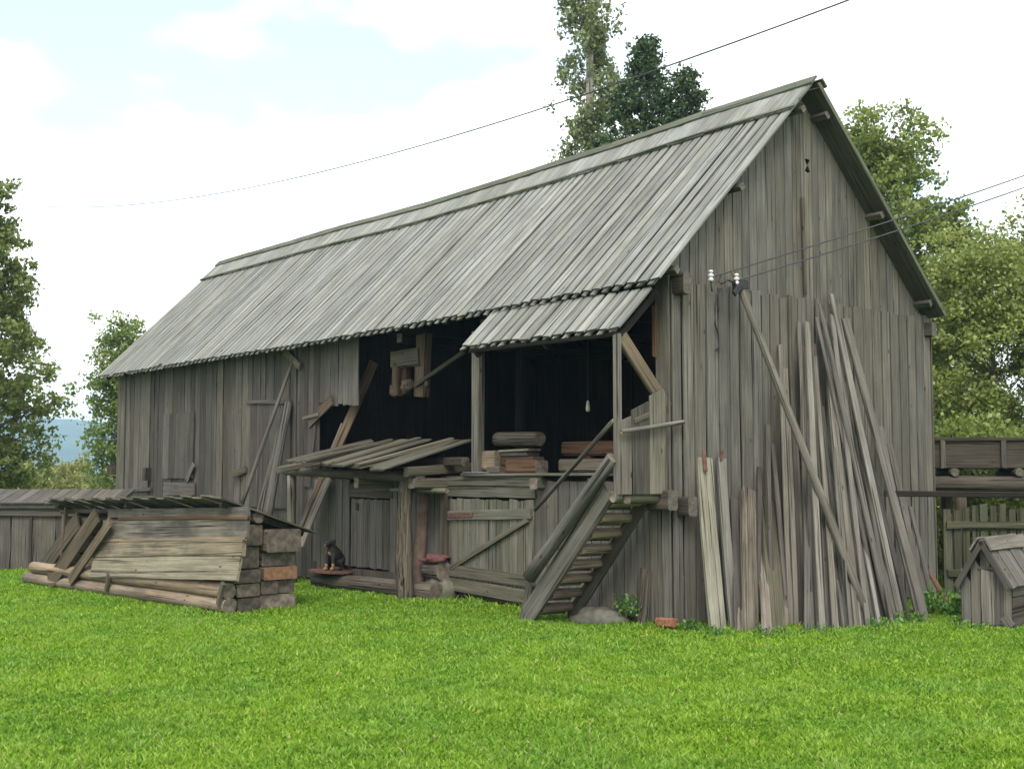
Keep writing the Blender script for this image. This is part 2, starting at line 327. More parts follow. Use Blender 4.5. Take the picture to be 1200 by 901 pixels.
# ------------------------------------------------------------------ ground, hills
def zg(x, y): return .03 * noise.noise((x * .35, y * .35, 0)) + .012 * noise.noise((x * 1.3, y * 1.3, 3))
gx = sorted(set([-2500, -1200, -600, -300, -150, -80, -50] + [-40 + i * .8 for i in range(75)] + [22, 30, 45, 80, 150, 400, 1000]))
gy = sorted(set([-600, -200, -80, -40, -25] + [-16 + i * .8 for i in range(60)] + [34, 40, 60, 100, 200, 400, 900, 2500]))
V = [(x, y, zg(x, y) if abs(x) < 60 and abs(y) < 60 else -.02) for y in gy for x in gx]; nx_ = len(gx)
Fc = [(j * nx_ + i, j * nx_ + i + 1, (j + 1) * nx_ + i + 1, (j + 1) * nx_ + i) for j in range(len(gy) - 1) for i in range(nx_ - 1)]
tag(link('ground', mesh(V, Fc, 'ground', True), 'lawn', Matrix()), None, None, kind='structure')

def hill(name, D, px0, px1, py_top, depth, seed, mat):
    """a wooded ridge at its true distance"""
    V, Fc = [], []; n = 60; m = 10
    for i in range(n + 1):
        px = px0 + (px1 - px0) * i / n; d0 = ray(px, 559); d0.z = 0; d0.normalize(); e = .55 + .45 * math.sin(PI * min(1, max(0, (i + 6) / (n + 12))))
        H = (559 - py_top) / F * D * e * (1 + .16 * noise.noise((i * .11 + seed, 0, 0)) + .05 * noise.noise((i * .6, seed, 0)))
        for j in range(m + 1):
            v = j / m; p = CAM + d0 * (D - depth / 2 + depth * v); V.append((p.x, p.y, -2 + (H + 2) * math.sin(PI * v) ** .8 * (1 + .03 * noise.noise((i * .9, j * .9, seed)))))
    for i in range(n):
        for j in range(m): a = i * (m + 1) + j; Fc.append((a, a + 1, a + m + 2, a + m + 1))
    tag(link(name, mesh(V, Fc, name, True), mat, Matrix()), None, None, kind='structure')
hill('hills', 1900, -500, 420, 492, 900, 2.3, 'hill_forest')

# ------------------------------------------------------------------ barn
XR, XL, YF, YB = .26, -16.42, -.37, 5.04
W, LEN = 5.14, 16.31
ZE, ZR, YR_ = 3.75, 6.47, 2.385
BACKE = 3.815
barn = thing('barn', 'long weathered grey timber barn with steep plank roof and open loft front', 'barn', (0, 0, 0))
WB, GB = 'wall_board', 'gable_board'
def vboard(x, z0, z1, wd, mat, y=-.0125, t=.025, name=WB, top=0., parent=barn, **k):
    return board(name, (x, y, z0), (x + R.uniform(-.006, .006), y, z1), wd, t, (0, -1, 0), mat, parent, top=top, **k)
# framing that the boards hang on
def beam(name, p0, p1, s, mat='dark_wood', parent=barn, n=(0, 0, 1), t=None, em='end_grain', **k): return board(name, p0, p1, s, t or s, n, mat, parent, jit=.02, endmat=em, **k)
beam('sill_beam', (-16.3, .12, .1), (-.02, .12, .1), .18)
beam('wall_plate', (-16.25, .10, 3.92), (-.03, .10, 3.92), .17, 'inside_wood')
for x in (-16.15, -13, -10.2, -7.6, -3.57):
    pass
# front wall, far part: full-height boards
x = -16.3
while x < -8.35:
    wd = R.uniform(.17, .30)
    z0 = .06
    vboard(x + wd / 2, z0 + R.uniform(0, .05), 4.02, wd - R.uniform(.012, .03), 'brown_wall_wood', bow=.01, y=-.0125 + R.choice((0, 0, .012)))
    if R.random() < .25: board('batten', (x, -.032, .1), (x + R.uniform(-.02, .02), -.032, 4.0), .05, .02, (0, -1, 0), 'brown_wall_wood', barn)
    x += wd
# boards left of the ragged opening: lower edge climbs to the right
x = -8.35
while x < -7.3:
    wd = R.uniform(.14, .2)
    lo = .06 if x < -7.85 else 2.84
    vboard(x + wd / 2, lo, 4.02, wd - .008, 'brown_wall_wood', bow=.01)
    x += wd
x = -7.3
while x < -6.6:
    wd = R.uniform(.12, .17); vboard(x + wd / 2, 2.76 + R.uniform(-.03, .03), 4.02, wd - .007, 'wall_wood', bow=.008); x += wd
board('bracket_board', (-7.95, -.07, 2.52), (-7.25, -.07, 2.86), .17, .03, (0, -1, 0), 'brown_plank', barn)
board('bracket_board', (-8.1, -.09, 2.6), (-7.6, -.09, 2.64), .05, .04, (0, -1, 0), 'wall_wood', barn)
board(WB, (-7.86, -.045, 2.55), (-8.02, -.045, 1.5), .2, .024, (0, -1, 0), 'brown_wall_wood', barn)
# lower wall under the canopy
x = -7.85
while x < -4.25:
    wd = R.uniform(.17, .27)
    if not (-6.72 < x + wd / 2 < -5.62): vboard(x + wd / 2, .05, 1.62, min(wd, .25) - .012, 'wall_wood', t=.024)
    x += wd
dr = thing('x', None, None, (0, 0, 0)); bpy.data.objects.remove(dr)
def stable_door(x0, x1, z0, z1, nb, mat, name='stable_door', yy=-.03):
    d = board(name, ((x0 + x1) / 2, yy + .045, z0 + .02), ((x0 + x1) / 2, yy + .045, z1 - .02), (x1 - x0) * .98, .012, (0, -1, 0), 'inside_wood', barn, jit=0)
    for i in range(nb):
        a = x0 + (x1 - x0) * i / nb; b = x0 + (x1 - x0) * (i + 1) / nb
        board('door_board', ((a + b) / 2, yy, z0 + R.uniform(0, .015)), ((a + b) / 2, yy, z1 + R.uniform(-.012, .012)), b - a - .009, .026, (0, -1, 0), mat, d)
    return d
d1 = stable_door(-6.7, -5.64, .3, 1.32, 6, 'wall_wood', yy=-.02)
board('lintel_board', (-6.75, -.03, 1.46), (-5.55, -.03, 1.45), .22, .03, (0, -1, 0), 'dark_wood', barn)
board('hinge', (-6.5, -.05, 1.16), (-6.5, -.05, 1.26), .07, .02, (0, -1, 0), 'iron', d1)
board('threshold_board', (-6.8, -.05, .17), (-5.5, -.05, .16), .22, .04, (0, -1, 0), 'dark_wood', barn)
d2 = stable_door(-4.12, -2.34, .14, 1.36, 11, 'door_wood', yy=-.03)
board('door_rail', (-4.13, -.062, 1.13), (-2.36, -.062, 1.20), .13, .03, (0, -1, 0), 'door_wood', d2)
board('hinge', (-4.12, -.083, 1.13), (-3.55, -.083, 1.155), .06, .008, (0, -1, 0), 'rust', d2)
board('door_rail', (-4.14, -.064, .40), (-2.36, -.064, .36), .15, .03, (0, -1, 0), 'mossy_wood', d2)
board('door_rail', (-4.16, -.066, .22), (-2.40, -.066, .16), .17, .03, (0, -1, 0), 'mossy_wood', d2)
board('door_brace', (-4.03, -.068, .44), (-2.42, -.068, 1.12), .07, .04, (0, -1, 0), 'door_wood', d2)
board('lintel_board', (-4.3, -.055, 1.60), (-2.15, -.055, 1.60), .13, .04, (0, -1, 0), 'door_wood', barn)
board('lintel_board', (-4.35, -.04, 1.46), (-2.3, -.04, 1.46), .14, .03, (0, -1, 0), 'door_wood', barn)
board('door_post', (-4.23, -.04, .0), (-4.21, -.04, 1.6), .11, .06, (0, -1, 0), 'dark_wood', barn)
# lower wall from the door to the corner
x = -2.33
while x < -.05:
    wd = min(R.uniform(.15, .26), -.0 - x); vboard(x + wd / 2, .03 + R.uniform(0, .05), 1.60 if x < -1 else 1.48, wd - .012, 'wall_wood', bow=.006, t=.024); x += wd
# corner: post boards and beam ends
vboard(-.10, 1.47, 4.0, .20, 'wall_wood', y=-.02, t=.03)
beam('corner_post', (-.13, .11, .1), (-.13, .11, 3.6), .17)
board('corner_brace_board', (-.20, -.045, 3.0), (-.20, -.045, 3.58), .06, .03, (0, -1, 0), 'red_wood', barn)
beam('beam_end', (-.5, .08, 3.80), (.19, .08, 3.80), .14, 'dark_wood', t=.24, em='end_dark')
beam('beam_end', (-.35, -.12, 1.40), (.13, -.12, 1.40), .16, 'dark_wood', t=.22, em='end_dark')
beam('beam_end', (-.3, .12, 1.33), (.20, .12, 1.33), .16, 'dark_wood', t=.21, em='end_dark')
beam('beam_end', (-.3, 5.0, 3.66), (.14, 5.0, 3.66), .14, 'dark_wood', t=.2, em='end_dark')
# gable facing the lawn: lower boards
y = 0.0; k = 0
while y < W - .03:
    wd = min(R.uniform(.155, .22), W - y)
    z0 = .03 + R.uniform(0, .06)
    board(GB, (.0125, y + wd / 2, z0), (.0125, y + wd / 2 + R.uniform(-.008, .008), 3.845 + R.uniform(-.025, .02)), wd - R.choice((.022, .028, .034, .042)), .032, (1, 0, 0), 'wall_wood', barn, bow=.008, seg=6)
    y += wd
# upper boards follow the roof slope
sF = (ZR - ZE) / (YR_ - YF); sB = (ZR - BACKE) / (YB - YR_)
def roof_z(y): return ZE + (y - YF) * sF if y < YR_ else BACKE + (YB - y) * sB
y = .03
while y < W - .1:
    wd = min(R.uniform(.13, .185), W - .08 - y); yc = y + wd / 2
    edge = YR_ if y < YR_ < y + wd else None
    if edge: wd = max(.07, YR_ - y); yc = y + wd / 2
    top = roof_z(yc) - .07; sl_ = (sF if yc < YR_ else -sB)
    # local X of a board facing +X with length up is Y x Z = (1,0,0)x(0,0,1) = -Y
    if y < 2.48 < y + wd:
        vent = (y, wd, yc, top, sl_)
    board(GB, (-.016, yc, 3.78), (-.016, yc, top), wd - R.uniform(.006, .018), .022, (1, 0, 0), 'wall_wood', barn, top=-sl_, ends=.0, seg=5) if not (y < 2.48 < y + wd) else None
    y += wd
# the board with the bow-tie vent cut through it
y0, wd, yc, top, sl_ = vent
zs = [3.78, 5.46, 5.475, 5.55, 5.625, 5.64, top]; hw = [0, .001, .055, .012, .055, .001, 0]; V, Fc = [], []
for sgn in (-.011, .011):
    for z_, h_ in zip(zs, hw):
        for q in (-wd / 2 + .003, -h_, h_, wd / 2 - .003):
            V.append((q, sgn, z_ - zs[0] + (-sl_ * q if z_ == top else 0)))
n_ = len(zs) * 4
for i in range(len(zs) - 1):
    for k in range(3):
        if k == 1 and 1 <= i <= 4: continue
        a = i * 4 + k; Fc.append((a, a + 1, a + 5, a + 4)); b = a + n_; Fc.append((b + 4, b + 5, b + 1, b))
    for k in ((0, 3) if not 1 <= i <= 4 else (0, 1, 2, 3)):
        a = i * 4 + k; Fc.append((a, a + 4, a + 4 + n_, a + n_))
link(GB, mesh(V, Fc, 'vented_board'), 'wall_wood', frame((-.016, yc, zs[0]), (-.016, yc, top), (1, 0, 0)), barn)
board('batten', tuple(oX(944, 345, .02)), tuple(oX(940, 232, .02)), .045, .025, (1, 0, 0), 'dark_wood', barn)
# far gable and back wall, closed so that the loft is dark
y = 0
while y < W - .05:
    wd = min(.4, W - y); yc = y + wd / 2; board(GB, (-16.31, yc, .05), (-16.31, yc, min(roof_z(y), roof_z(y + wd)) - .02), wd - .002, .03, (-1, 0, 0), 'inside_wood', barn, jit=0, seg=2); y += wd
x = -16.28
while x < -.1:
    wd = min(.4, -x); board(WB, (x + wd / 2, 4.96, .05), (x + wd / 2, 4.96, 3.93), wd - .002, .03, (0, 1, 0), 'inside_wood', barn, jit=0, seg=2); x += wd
# loft floor and joists
def box(name, a, b, mat, parent=None, lbl=None):
    a, b = Vector(a), Vector(b); return board(name, ((a.x + b.x) / 2, (a.y + b.y) / 2, a.z), ((a.x + b.x) / 2, (a.y + b.y) / 2, b.z), b.x - a.x, b.y - a.y, (0, 1, 0), mat, parent, jit=0, ends=0, seg=1, cham=.03)
box('loft_floor', (-7.8, .14, 1.60), (-.22, 5.05, 1.655), 'inside_wood', barn)
for i in range(7):
    yy = -.03 + i * .2
    board('floor_board', (-3.9 + R.uniform(-.2, .2), yy, 1.685 + R.uniform(-.006, .006)), (-1.0 + R.uniform(-.1, .1), yy, 1.685), .19, .035, (0, 0, 1), 'door_wood', barn)
for xx in (-5.6, -4.2, -2.2, -1.15):
    beam('joist', (xx, -.16 if xx > -4 else -.62, 1.57), (xx, 5.0, 1.57), .14, 'mossy_wood')
y = 0.03
while y < 4.9:
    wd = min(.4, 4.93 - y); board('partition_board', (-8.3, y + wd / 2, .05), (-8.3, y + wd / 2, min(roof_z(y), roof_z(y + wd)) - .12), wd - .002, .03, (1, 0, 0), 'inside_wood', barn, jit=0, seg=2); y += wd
# loft posts and tie beams, and the post in the opening
board('loft_post', (-3.57, .02, 1.66), (-3.57, .02, 3.6), .15, .13, (0, -1, 0), 'pole_wood', barn, jit=.02)
for xx in (-1.6, -3.57, -5.6): beam('tie_beam', (xx, .1, 3.70), (xx, 4.95, 3.70), .14, 'inside_wood')
for xx in (-1.6, -5.6): beam('loft_post', (xx, 2.4, 1.66), (xx, 2.4, 6.2), .15, 'inside_wood')
# rafters, purlins
n1 = Vector((0, -sF, 1)).normalized(); s1 = Vector((0, 1, sF)).normalized(); n2 = Vector((0, sB, 1)).normalized(); s2 = Vector((0, -1, sB)).normalized()
for i in range(18):
    xx = -.16 - i * .95
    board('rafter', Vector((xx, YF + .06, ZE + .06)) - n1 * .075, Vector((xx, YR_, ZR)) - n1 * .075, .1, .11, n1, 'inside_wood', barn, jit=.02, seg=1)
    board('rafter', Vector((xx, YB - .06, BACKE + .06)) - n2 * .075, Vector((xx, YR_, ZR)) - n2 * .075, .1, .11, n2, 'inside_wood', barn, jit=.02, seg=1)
for f_ in (.08, .48, .90):
    q = Vector((0, YB, BACKE)) * (1 - f_) + Vector((0, YR_, ZR)) * f_ - n2 * .055
    beam('purlin', q + Vector((-2, 0, 0)), q + Vector((.235, 0, 0)), .09, 'brown_wall_wood', n=n2, t=.07, em='end_dark')
    q = Vector((0, YF, ZE)) * (1 - f_) + Vector((0, YR_, ZR)) * f_ - n1 * .055
    beam('purlin', q + Vector((-2, 0, 0)), q + Vector((.225, 0, 0)), .09, 'brown_wall_wood', n=n1, t=.07, em='end_dark')
# roof planks: an under layer and an over layer whose lower ends make the scalloped eave
def sag(x): u = (XR - x) / (XR - XL); return -.07 * math.sin(u * PI) + .008 * math.sin(u * 21) + .02 * math.sin(u * 9 + 1)
RB = 'roof_board'
x = XR; i = 0; pitch = .2
top1 = Vector((0, YR_, ZR)); lo1 = Vector((0, YF, ZE))
while x - .1 > XL:
    wd = R.uniform(.165, .205) * (1.0); xc = x - wd / 2
    for layer in (0, 1):
        xx = xc if layer else xc - wd * .52
        if xx - wd / 2 < XL - .12: continue
        off = n1 * (-.006 + layer * .056 + R.uniform(-.002, .004)); dz = Vector((0, 0, sag(xx)))
        p0 = Vector((xx, lo1.y, lo1.z)) + off + dz * .4 - s1 * (R.uniform(-.012, .018) - layer * .015 + (R.uniform(-.09, .06) if R.random() < .08 else 0)); p1 = Vector((xx + R.uniform(-.012, .012), top1.y, top1.z)) + off + dz - s1 * .06
        board(RB, p0, p1, (wd * .73 if layer else wd * .5), .025 if layer else .02, n1, 'roof_wood', barn, 'end_dark', seg=4, jit=.04, bow=.012, warp=.06)
    x -= wd
x = XR
while x - .1 > XL:
    wd = .3; xx = x - wd / 2
    board(RB, Vector((xx, YB, BACKE)) + n2 * .012 + Vector((0, 0, sag(xx) * .4)), Vector((xx, YR_, ZR)) + n2 * .012 + Vector((0, 0, sag(xx))) - s2 * .03, wd - .006, .024, n2, 'brown_wall_wood' if x > -1 else 'inside_wood', barn, seg=2, jit=.02); x -= wd
board('verge_board', Vector((XR + .012, YB + .03, BACKE + .03)), Vector((XR + .012, YR_, ZR + .05)), .06, .02, (1, 0, 0), 'ridge_wood', barn)
# short cover boards below the ridge
x = XR
while x - .1 > XL:
    wd = R.uniform(.24, .34); xx = x - wd / 2; dz = Vector((0, 0, sag(xx)))
    e = R.uniform(-.012, .012)
    board('ridge_cover_board', Vector((xx, YR_, ZR)) + n1 * .086 - s1 * (.62 + e) + dz, Vector((xx, YR_, ZR)) + n1 * .083 - s1 * .04 + dz, wd - R.uniform(.0, .012), .022, n1, 'roof_wood', barn, seg=2, warp=.05); x -= wd
# mossy edge lath under the cover row and ridge cap, in lengths
def capline(name, back, up, wid, th, mat, nor):
    x = XR + .03; 
    while x > XL:
        x2 = max(x - R.uniform(1.2, 1.9), XL - .02)
        board(name, Vector((x, YR_, ZR + sag(x))) - s1 * back + n1 * up, Vector((x2, YR_, ZR + sag(x2))) - s1 * back + n1 * up, wid, th, nor, mat, barn, seg=4, jit=.1); x = x2 - .004
capline('cover_lath', .60, .104, .045, .02, 'ridge_wood', n1)
capline('ridge_cap', .035, .108, .17, .03, 'ridge_wood', n1)
x = XR + .03
while x > XL:
    x2 = max(x - 1.5, XL - .02); board('ridge_cap', Vector((x, YR_ + .07, ZR + sag(x) + .015)) + n2 * .05, Vector((x2, YR_ + .07, ZR + sag(x2) + .015)) + n2 * .05, .13, .028, n2, 'ridge_wood', barn); x = x2 - .004
# lower roof over the loft opening
er = link('lean_roof', mesh(*board_mesh(2.70, .05, .06, seg=2, jit=.02), 'lean_roof'), 'inside_wood', frame((.0, -.76, 3.19), (-2.70, -.76, 3.22), (0, -1, 0)), barn)
sE = Vector((0, .46, .44)).normalized(); nE = Vector((0, -.44, .46)).normalized(); x = .07
while x > -2.72:
    wd = R.uniform(.17, .21); xc = x - wd / 2; zl = 3.205 + (.07 - xc) * .012
    for layer in (0, 1):
        xx = xc if layer else xc - wd * .5; off = nE * (.004 + layer * .048)
        board(RB, Vector((xx, -.80, zl)) + off - sE * R.uniform(-.02, .02), Vector((xx + R.uniform(-.01, .01), -.30, zl + .478)) + off, wd * (.75 if layer else .5), .026 if layer else .02, nE, 'roof_wood', er, 'end_dark', seg=3)
    x -= wd
for xx in (-.06, -1.3, -2.6): board('rafter', Vector((xx, -.77, 3.19)) - nE * .04, Vector((xx, -.2, 3.73)) - nE * .04, .07, .08, nE, 'inside_wood', er, seg=1)
# stair landing at the corner: post, brace, end panel
landing = thing('stair_landing', 'small boarded landing with post at head of barn stairs by the corner', 'landing', (-.4, -.4, 1.3))
board('post', (-.03, -.79, 1.42), (-.03, -.79, 3.18), .075, .075, (0, -1, 0), 'pole_wood', landing, jit=.02)
board('brace', (-.05, -.72, 3.18), (-.05, -.02, 2.42), .15, .06, (1, 0, 0), 'stack_wood', landing, jit=.02)
beam('edge_beam', (-.36, -.70, 1.41), (.02, -.70, 1.41), .08, 'mossy_wood', landing)
log('cross_beam', (-.06, -.84, 1.44), (-.06, -.05, 1.42), .055, .06, 'mossy_wood', landing)
for i in range(4): board('floor_board', (-.36, -.66 + i * .18, 1.485), (-.02, -.66 + i * .18, 1.485), .17, .03, (0, 0, 1), 'door_wood', landing)
for (a, b, z1, tp, m_) in ((-.84, -.655, 2.27, .35, 'wall_wood'), (-.645, -.385, 2.42, .42, 'pole_wood'), (-.375, -.125, 2.58, .4, 'door_wood')):
    board('panel_board', (.03, (a + b) / 2, 1.47), (.03, (a + b) / 2, z1), b - a, .025, (1, 0, 0), m_, landing, top=-tp, ends=0)
log('guard_bar', (.10, -.86, 2.13), (.09, .10, 2.26), .022, .026, 'pole_wood', landing, jit=.1)
board('panel_cleat', (.05, -.62, 2.25), (.05, -.40, 2.33), .05, .02, (1, 0, 0), 'pole_wood', landing)

# ------------------------------------------------------------------ stairs up to the loft
st = thing('wooden_staircase', 'rough wooden open staircase rising along the barn front to the landing', 'staircase', (-.95, -.5, 0))
A0, A1 = Vector((-1.62, -.75, .02)), Vector((-.29, -.75, 1.43)); sd = (A1 - A0).normalized()
board('stringer', A0, A1 + sd * .08, .24, .05, (0, -1, 0), 'pole_wood', st, bot=.6)
B0, B1 = Vector((-1.40, -.27, .0)), Vector((-.22, -.27, 1.33))
board('stringer', B0, B1 + sd * .05, .16, .05, (0, -1, 0), 'brown_wall_wood', st, bot=.6)
for i in range(8):
    u = (i + .6) / 8; a = A0.lerp(A1, u); zt = a.z + .02
    log('tread', (a.x + .10, -.725, zt), (a.x + .12, -.22, zt + .0), .10, .09, 'stack_wood', st, squash=.6, n=(0, 0, 1), jit=.12, seg=4)
    board('riser', (a.x - .02, -.72, zt - .02), (a.x - .01, -.28, zt - .03), .13, .02, (1, 0, 0), 'wall_wood', st, seg=2)
h0, h1 = oY(620, 676, -.84), oY(718, 536, -.84)
log('handrail_log', h0, h1, .085, .07, 'pole_wood', st, n=(0, -1, 0), jit=.07, bow=.02)
log('handrail_pole', oY(627, 597, -.16), oY(719, 493, -.83), .026, .026, 'pole_wood', st, n=(0, -1, 0), jit=.1)
board('foot_block', (-1.68, -.72, -.02), (-1.55, -.72, .42), .13, .1, (0, -1, 0), 'wall_wood', st)

# ------------------------------------------------------------------ plank canopy over the stable door
cn = thing('lean_to_canopy', 'low canopy of mossy planks on rough posts over the stable door', 'canopy', (-5.6, -.5, 0))
log('eave_beam', (-7.85, -.52, 1.74), (-4.13, -.52, 1.65), .06, .075, 'canopy_wood', cn, bow=.03)
log('post', oZ(474, 703) + Vector((0, 0, -.03)), (-4.50, -.50, 1.60), .115, .09, 'log_bark', cn, jit=.26, bow=.06, seg=14, sides=16, n=(0, 1, 0))
log('post', (-7.62, -.5, -.02), (-7.72, -.5, 1.68), .07, .065, 'mossy_wood', cn, bow=.04)
board('side_beam', (-4.18, -.72, 1.72), (-4.18, .6, 1.80), .13, .13, (0, 0, 1), 'canopy_wood', cn, jit=.03)
board('side_beam', (-7.4, -.9, 1.76), (-7.4, .02, 1.93), .1, .1, (0, 0, 1), 'mossy_wood', cn, jit=.03)
beam('ledger', (-7.6, -.09, 1.86), (-3.7, -.09, 1.86), .12, 'dark_wood', cn)
log('rail_pole', (-5.0, -.42, 1.47), (-3.9, -.25, 1.47), .03, .035, 'mossy_wood', cn)
nc = 9
for i in range(nc):
    u = (i + .5) / nc; xl = -7.15 + u * 2.98; xh = -6.65 + u * 2.66
    p0 = Vector((xl, -1.02 + R.uniform(-.08, .1), 1.87 - .15 * u + .012 * (i % 2) + .02)); p1 = Vector((xh, .30 + R.uniform(-.12, .15), 2.20 - .06 * u + .012 * (i % 2) + R.uniform(-.02, .03)))
    board('roof_plank', p0, p1, .36 + .04 * (i % 2), .028, (0, -.2, 1), 'canopy_wood', cn, warp=.08, bow=.02, jit=.08, w1=.32)
    if i in (2, 4, 6): board('roof_plank', p0 + Vector((.1, -.04, .04)), p1 + Vector((.12, -.1, .04)), .16, .024, (0, -.2, 1), 'canopy_wood', cn, jit=.1)

# ------------------------------------------------------------------ things by the front wall
def lean(name, label, b, t, wd, mat, kind='board', cat='board', group='timber leaning on the barn', th=.03, **k):
    if kind == 'log': o = log(name, b, t, wd / 2, wd / 2 * k.pop('taper', .8), mat, jit=.06, **k)
    else: o = board(name, b, t, wd, th, k.pop('n', (0, -1, 0)), mat, jit=.07, bow=k.pop('bow', .015), endmat=k.pop('endmat', None), **k)
    return tag(o, label, cat, group)
G1 = 'props and poles leaning on the barn front'
lean('prop_pole', 'long thin grey pole slanting from the eave down the far front wall', oY(283, 592, -.62), oY(344, 420, -.09), .07, 'pole_wood', 'log', 'pole', G1)
lean('leaning_pole', 'thickest pale round pole of three leaning beside the far batten door', oY(311, 618, -.75), oY(338, 472, -.11), .15, 'pole_wood', 'log', 'pole', G1)
lean('leaning_pole', 'middle slim pole of three leaning beside the far batten door', oY(306, 612, -.55), oY(331, 482, -.05), .09, 'pole_wood', 'log', 'pole', G1)
lean('leaning_pole', 'short thin pole of three leaning beside the far batten door', oY(300, 610, -.45), oY(318, 540, -.06), .07, 'pole_wood', 'log', 'pole', G1)
lean('leaning_plank', 'long reddish brown plank slanting out of the ragged loft opening', oY(354, 622, -.35), oY(438, 424, .35), .16, 'brown_plank', cat='plank', group=G1, n=(.5, -1, 0))
lean('leaning_plank', 'pale narrow plank beside the reddish plank in the loft opening', oY(349, 625, -.40), oY(402, 497, .1), .1, 'pole_wood', cat='plank', group=G1)
lean('leaning_plank', 'broad pale slab leaning under the canopy behind the left post', oY(352, 640, -.5), oY(386, 560, -.1), .17, 'pole_wood', cat='plank', group=G1)
# hatches and doors on the far wall
def flat(name, px0, py0, px1, py1, mat, nb, yy, parent=barn, part='door_board'):
    a, b = oY(px0, py0), oY(px1, py1); d = stable_door(a.x, b.x, b.z, a.z, nb, mat, name, yy); return d
flat('batten_door', 290, 474, 342, 596, 'brown_wall_wood', 7, -.05)
flat('hatch', 195, 486, 229, 561, 'brown_wall_wood', 5, -.05)
board('hatch_rail', oY(192, 573, -.06), oY(228, 573, -.06), .24, .03, (0, -1, 0), 'brown_wall_wood', barn)
board('wall_rail', oY(143, 575, -.07), oY(177, 573, -.07), .07, .05, (0, -1, 0), 'brown_wall_wood', barn)
board('bracket', oY(172, 563, -.09), oY(173, 548, -.09), .14, .16, (0, -1, 0), 'dark_wood', barn)
board('bracket', oY(132, 556, -.03), oY(132, 544, -.03), .2, .2, (0, -1, 0), 'dark_wood', barn)
board('cleat', oY(219, 563, -.08), oY(227, 544, -.08), .12, .03, (0, -1, 0), 'wall_wood', barn)
board('cleat', oY(272, 556, -.10), oY(288, 550, -.10), .12, .03, (0, -1, 0), 'mossy_wood', barn)
board('door_rail', oY(289, 471, -.08), oY(340, 471, -.08), .06, .03, (0, -1, 0), 'brown_wall_wood', barn)
board('bracket', oY(334, 412, -.08), oY(352, 430, -.08), .12, .05, (0, -1, 0), 'mossy_wood', barn)

G2 = 'odds and ends under the canopy'
tag(log('ground_log', oY(371, 679, -.34), oY(512, 694, -.30), .115, .125, 'log_bark', n=(0, 0, 1), jit=.05), 'long grey log lying in the grass below the canopy', 'log', G2)
def plate(name, loc, sx, sy, t, mat, seed, rot):
    V, Fc = [], []; n = 14
    for z in (-t / 2, t / 2):
        for i in range(n):
            a = 2 * PI * i / n; r = 1 + .16 * noise.noise((math.cos(a) * 2 + seed, math.sin(a) * 2, 0)); p = max(abs(math.cos(a)), abs(math.sin(a))); r = r * (.75 + .25 / p)
            V.append((math.cos(a) * sx * r, math.sin(a) * sy * r, z + .012 * noise.noise((i, seed, 0))))
    Fc = [(i, (i + 1) % n, n + (i + 1) % n, n + i) for i in range(n)] + [tuple(range(n - 1, -1, -1)), tuple(range(n, 2 * n))]
    return link(name, mesh(V, Fc, name), mat, Matrix.Translation(Vector(loc)) @ Matrix.Rotation(rot, 4, 'Z'))
pc = oY(389, 671, -.34)
PZ = .245
pl = tag(plate('rusty_plate', (pc.x, -.36, PZ), .46, .26, .03, 'rust', 3, .1), 'flat rusty brown plate resting on the log under the dog', 'plate', G2)
tag(box('trough_board', (-6.3, -.23, .0), (-4.75, -.17, .30), 'dark_wood'), 'dark brown low board standing along the stable door behind the log', 'board', G2)
tag(log('clay_pipe', oY(489, 700, -.20), oY(497, 577, -.16), .085, .078, 'pipe_clay', endmat='pipe_clay', jit=.03), 'upright reddish clay pipe standing behind the canopy post', 'pipe', G2)
blk = tag(rock('field_stone', oY(506, 694, -.13) + Vector((.12, .05, .02)), .30, .2, .29, 'mossy_stone', 4), 'big mossy boulder on end beside the clay pipe', 'stone', G2)
b0 = oY(504, 660, -.14); tag(log('chopping_block', Vector((b0.x, -.16, .39)), Vector((b0.x + .36, -.16, .39)), .13, .135, 'log_bark', jit=.07), 'short barky log piece lying on the boulder by the stable door', 'log', G2)
tag(rock('red_cloth', (b0.x + .16, -.17, .545), .21, .14, .05, 'cloth_red', 8, .1, None, .9), 'crumpled faded red cloth lying on the short log piece', 'cloth', G2)
tag(rock('field_stone', Vector((oY(704, 724, -.2).x, -.22, .02)), .36, .17, .17, 'stone', 2, .4), 'wide low grey boulder at the foot of the lower barn wall', 'stone', 'stones by the barn')
bk = oY(781, 731, -.12); tag(board('brick', (bk.x - .11, -.13, .075), (bk.x + .12, -.11, .08), .11, .09, (0, 0, 1), 'brick_red', None, jit=.02, seg=1), 'single orange red brick in the grass at the barn corner', 'brick')
tag(board('short_stump_board', oZ(751, 733), oY(757, 666, -.04), .15, .06, (0, -1, 0), 'log_bark', None, jit=.15, bow=.02), 'short barky slab leaning on the lower wall near the corner', 'slab', 'timber leaning on the barn')

# dog sitting on the plate: one skinned body, coat parts as children
def skin_obj(name, pts, edges, mat, Mw, parent=None, sub=2, fat=1.18):
    me = bpy.data.meshes.new(name); me.from_pydata([p[:3] for p in pts], edges, []); o = link(name, me, mat, Mw, parent)
    o.modifiers.new('skin', 'SKIN'); sv = me.skin_vertices[0].data
    for i, p in enumerate(pts): sv[i].radius = (p[3] * fat, p[3] * fat); sv[i].use_root = (i == 0)
    s_ = o.modifiers.new('sub', 'SUBSURF'); s_.levels = sub; s_.render_levels = sub
    return o
dp = Vector((pc.x + .07, -.36, PZ + .016)); DM = Matrix.Translation(dp) @ Matrix.Rotation(math.radians(-68), 4, 'Z')
dog = tag(bpy.data.objects.new('dog', None), 'small black and tan dog sitting on the rusty plate under the canopy', 'dog'); C.objects.link(dog); dog.matrix_basis = DM; WM[dog] = DM.copy()
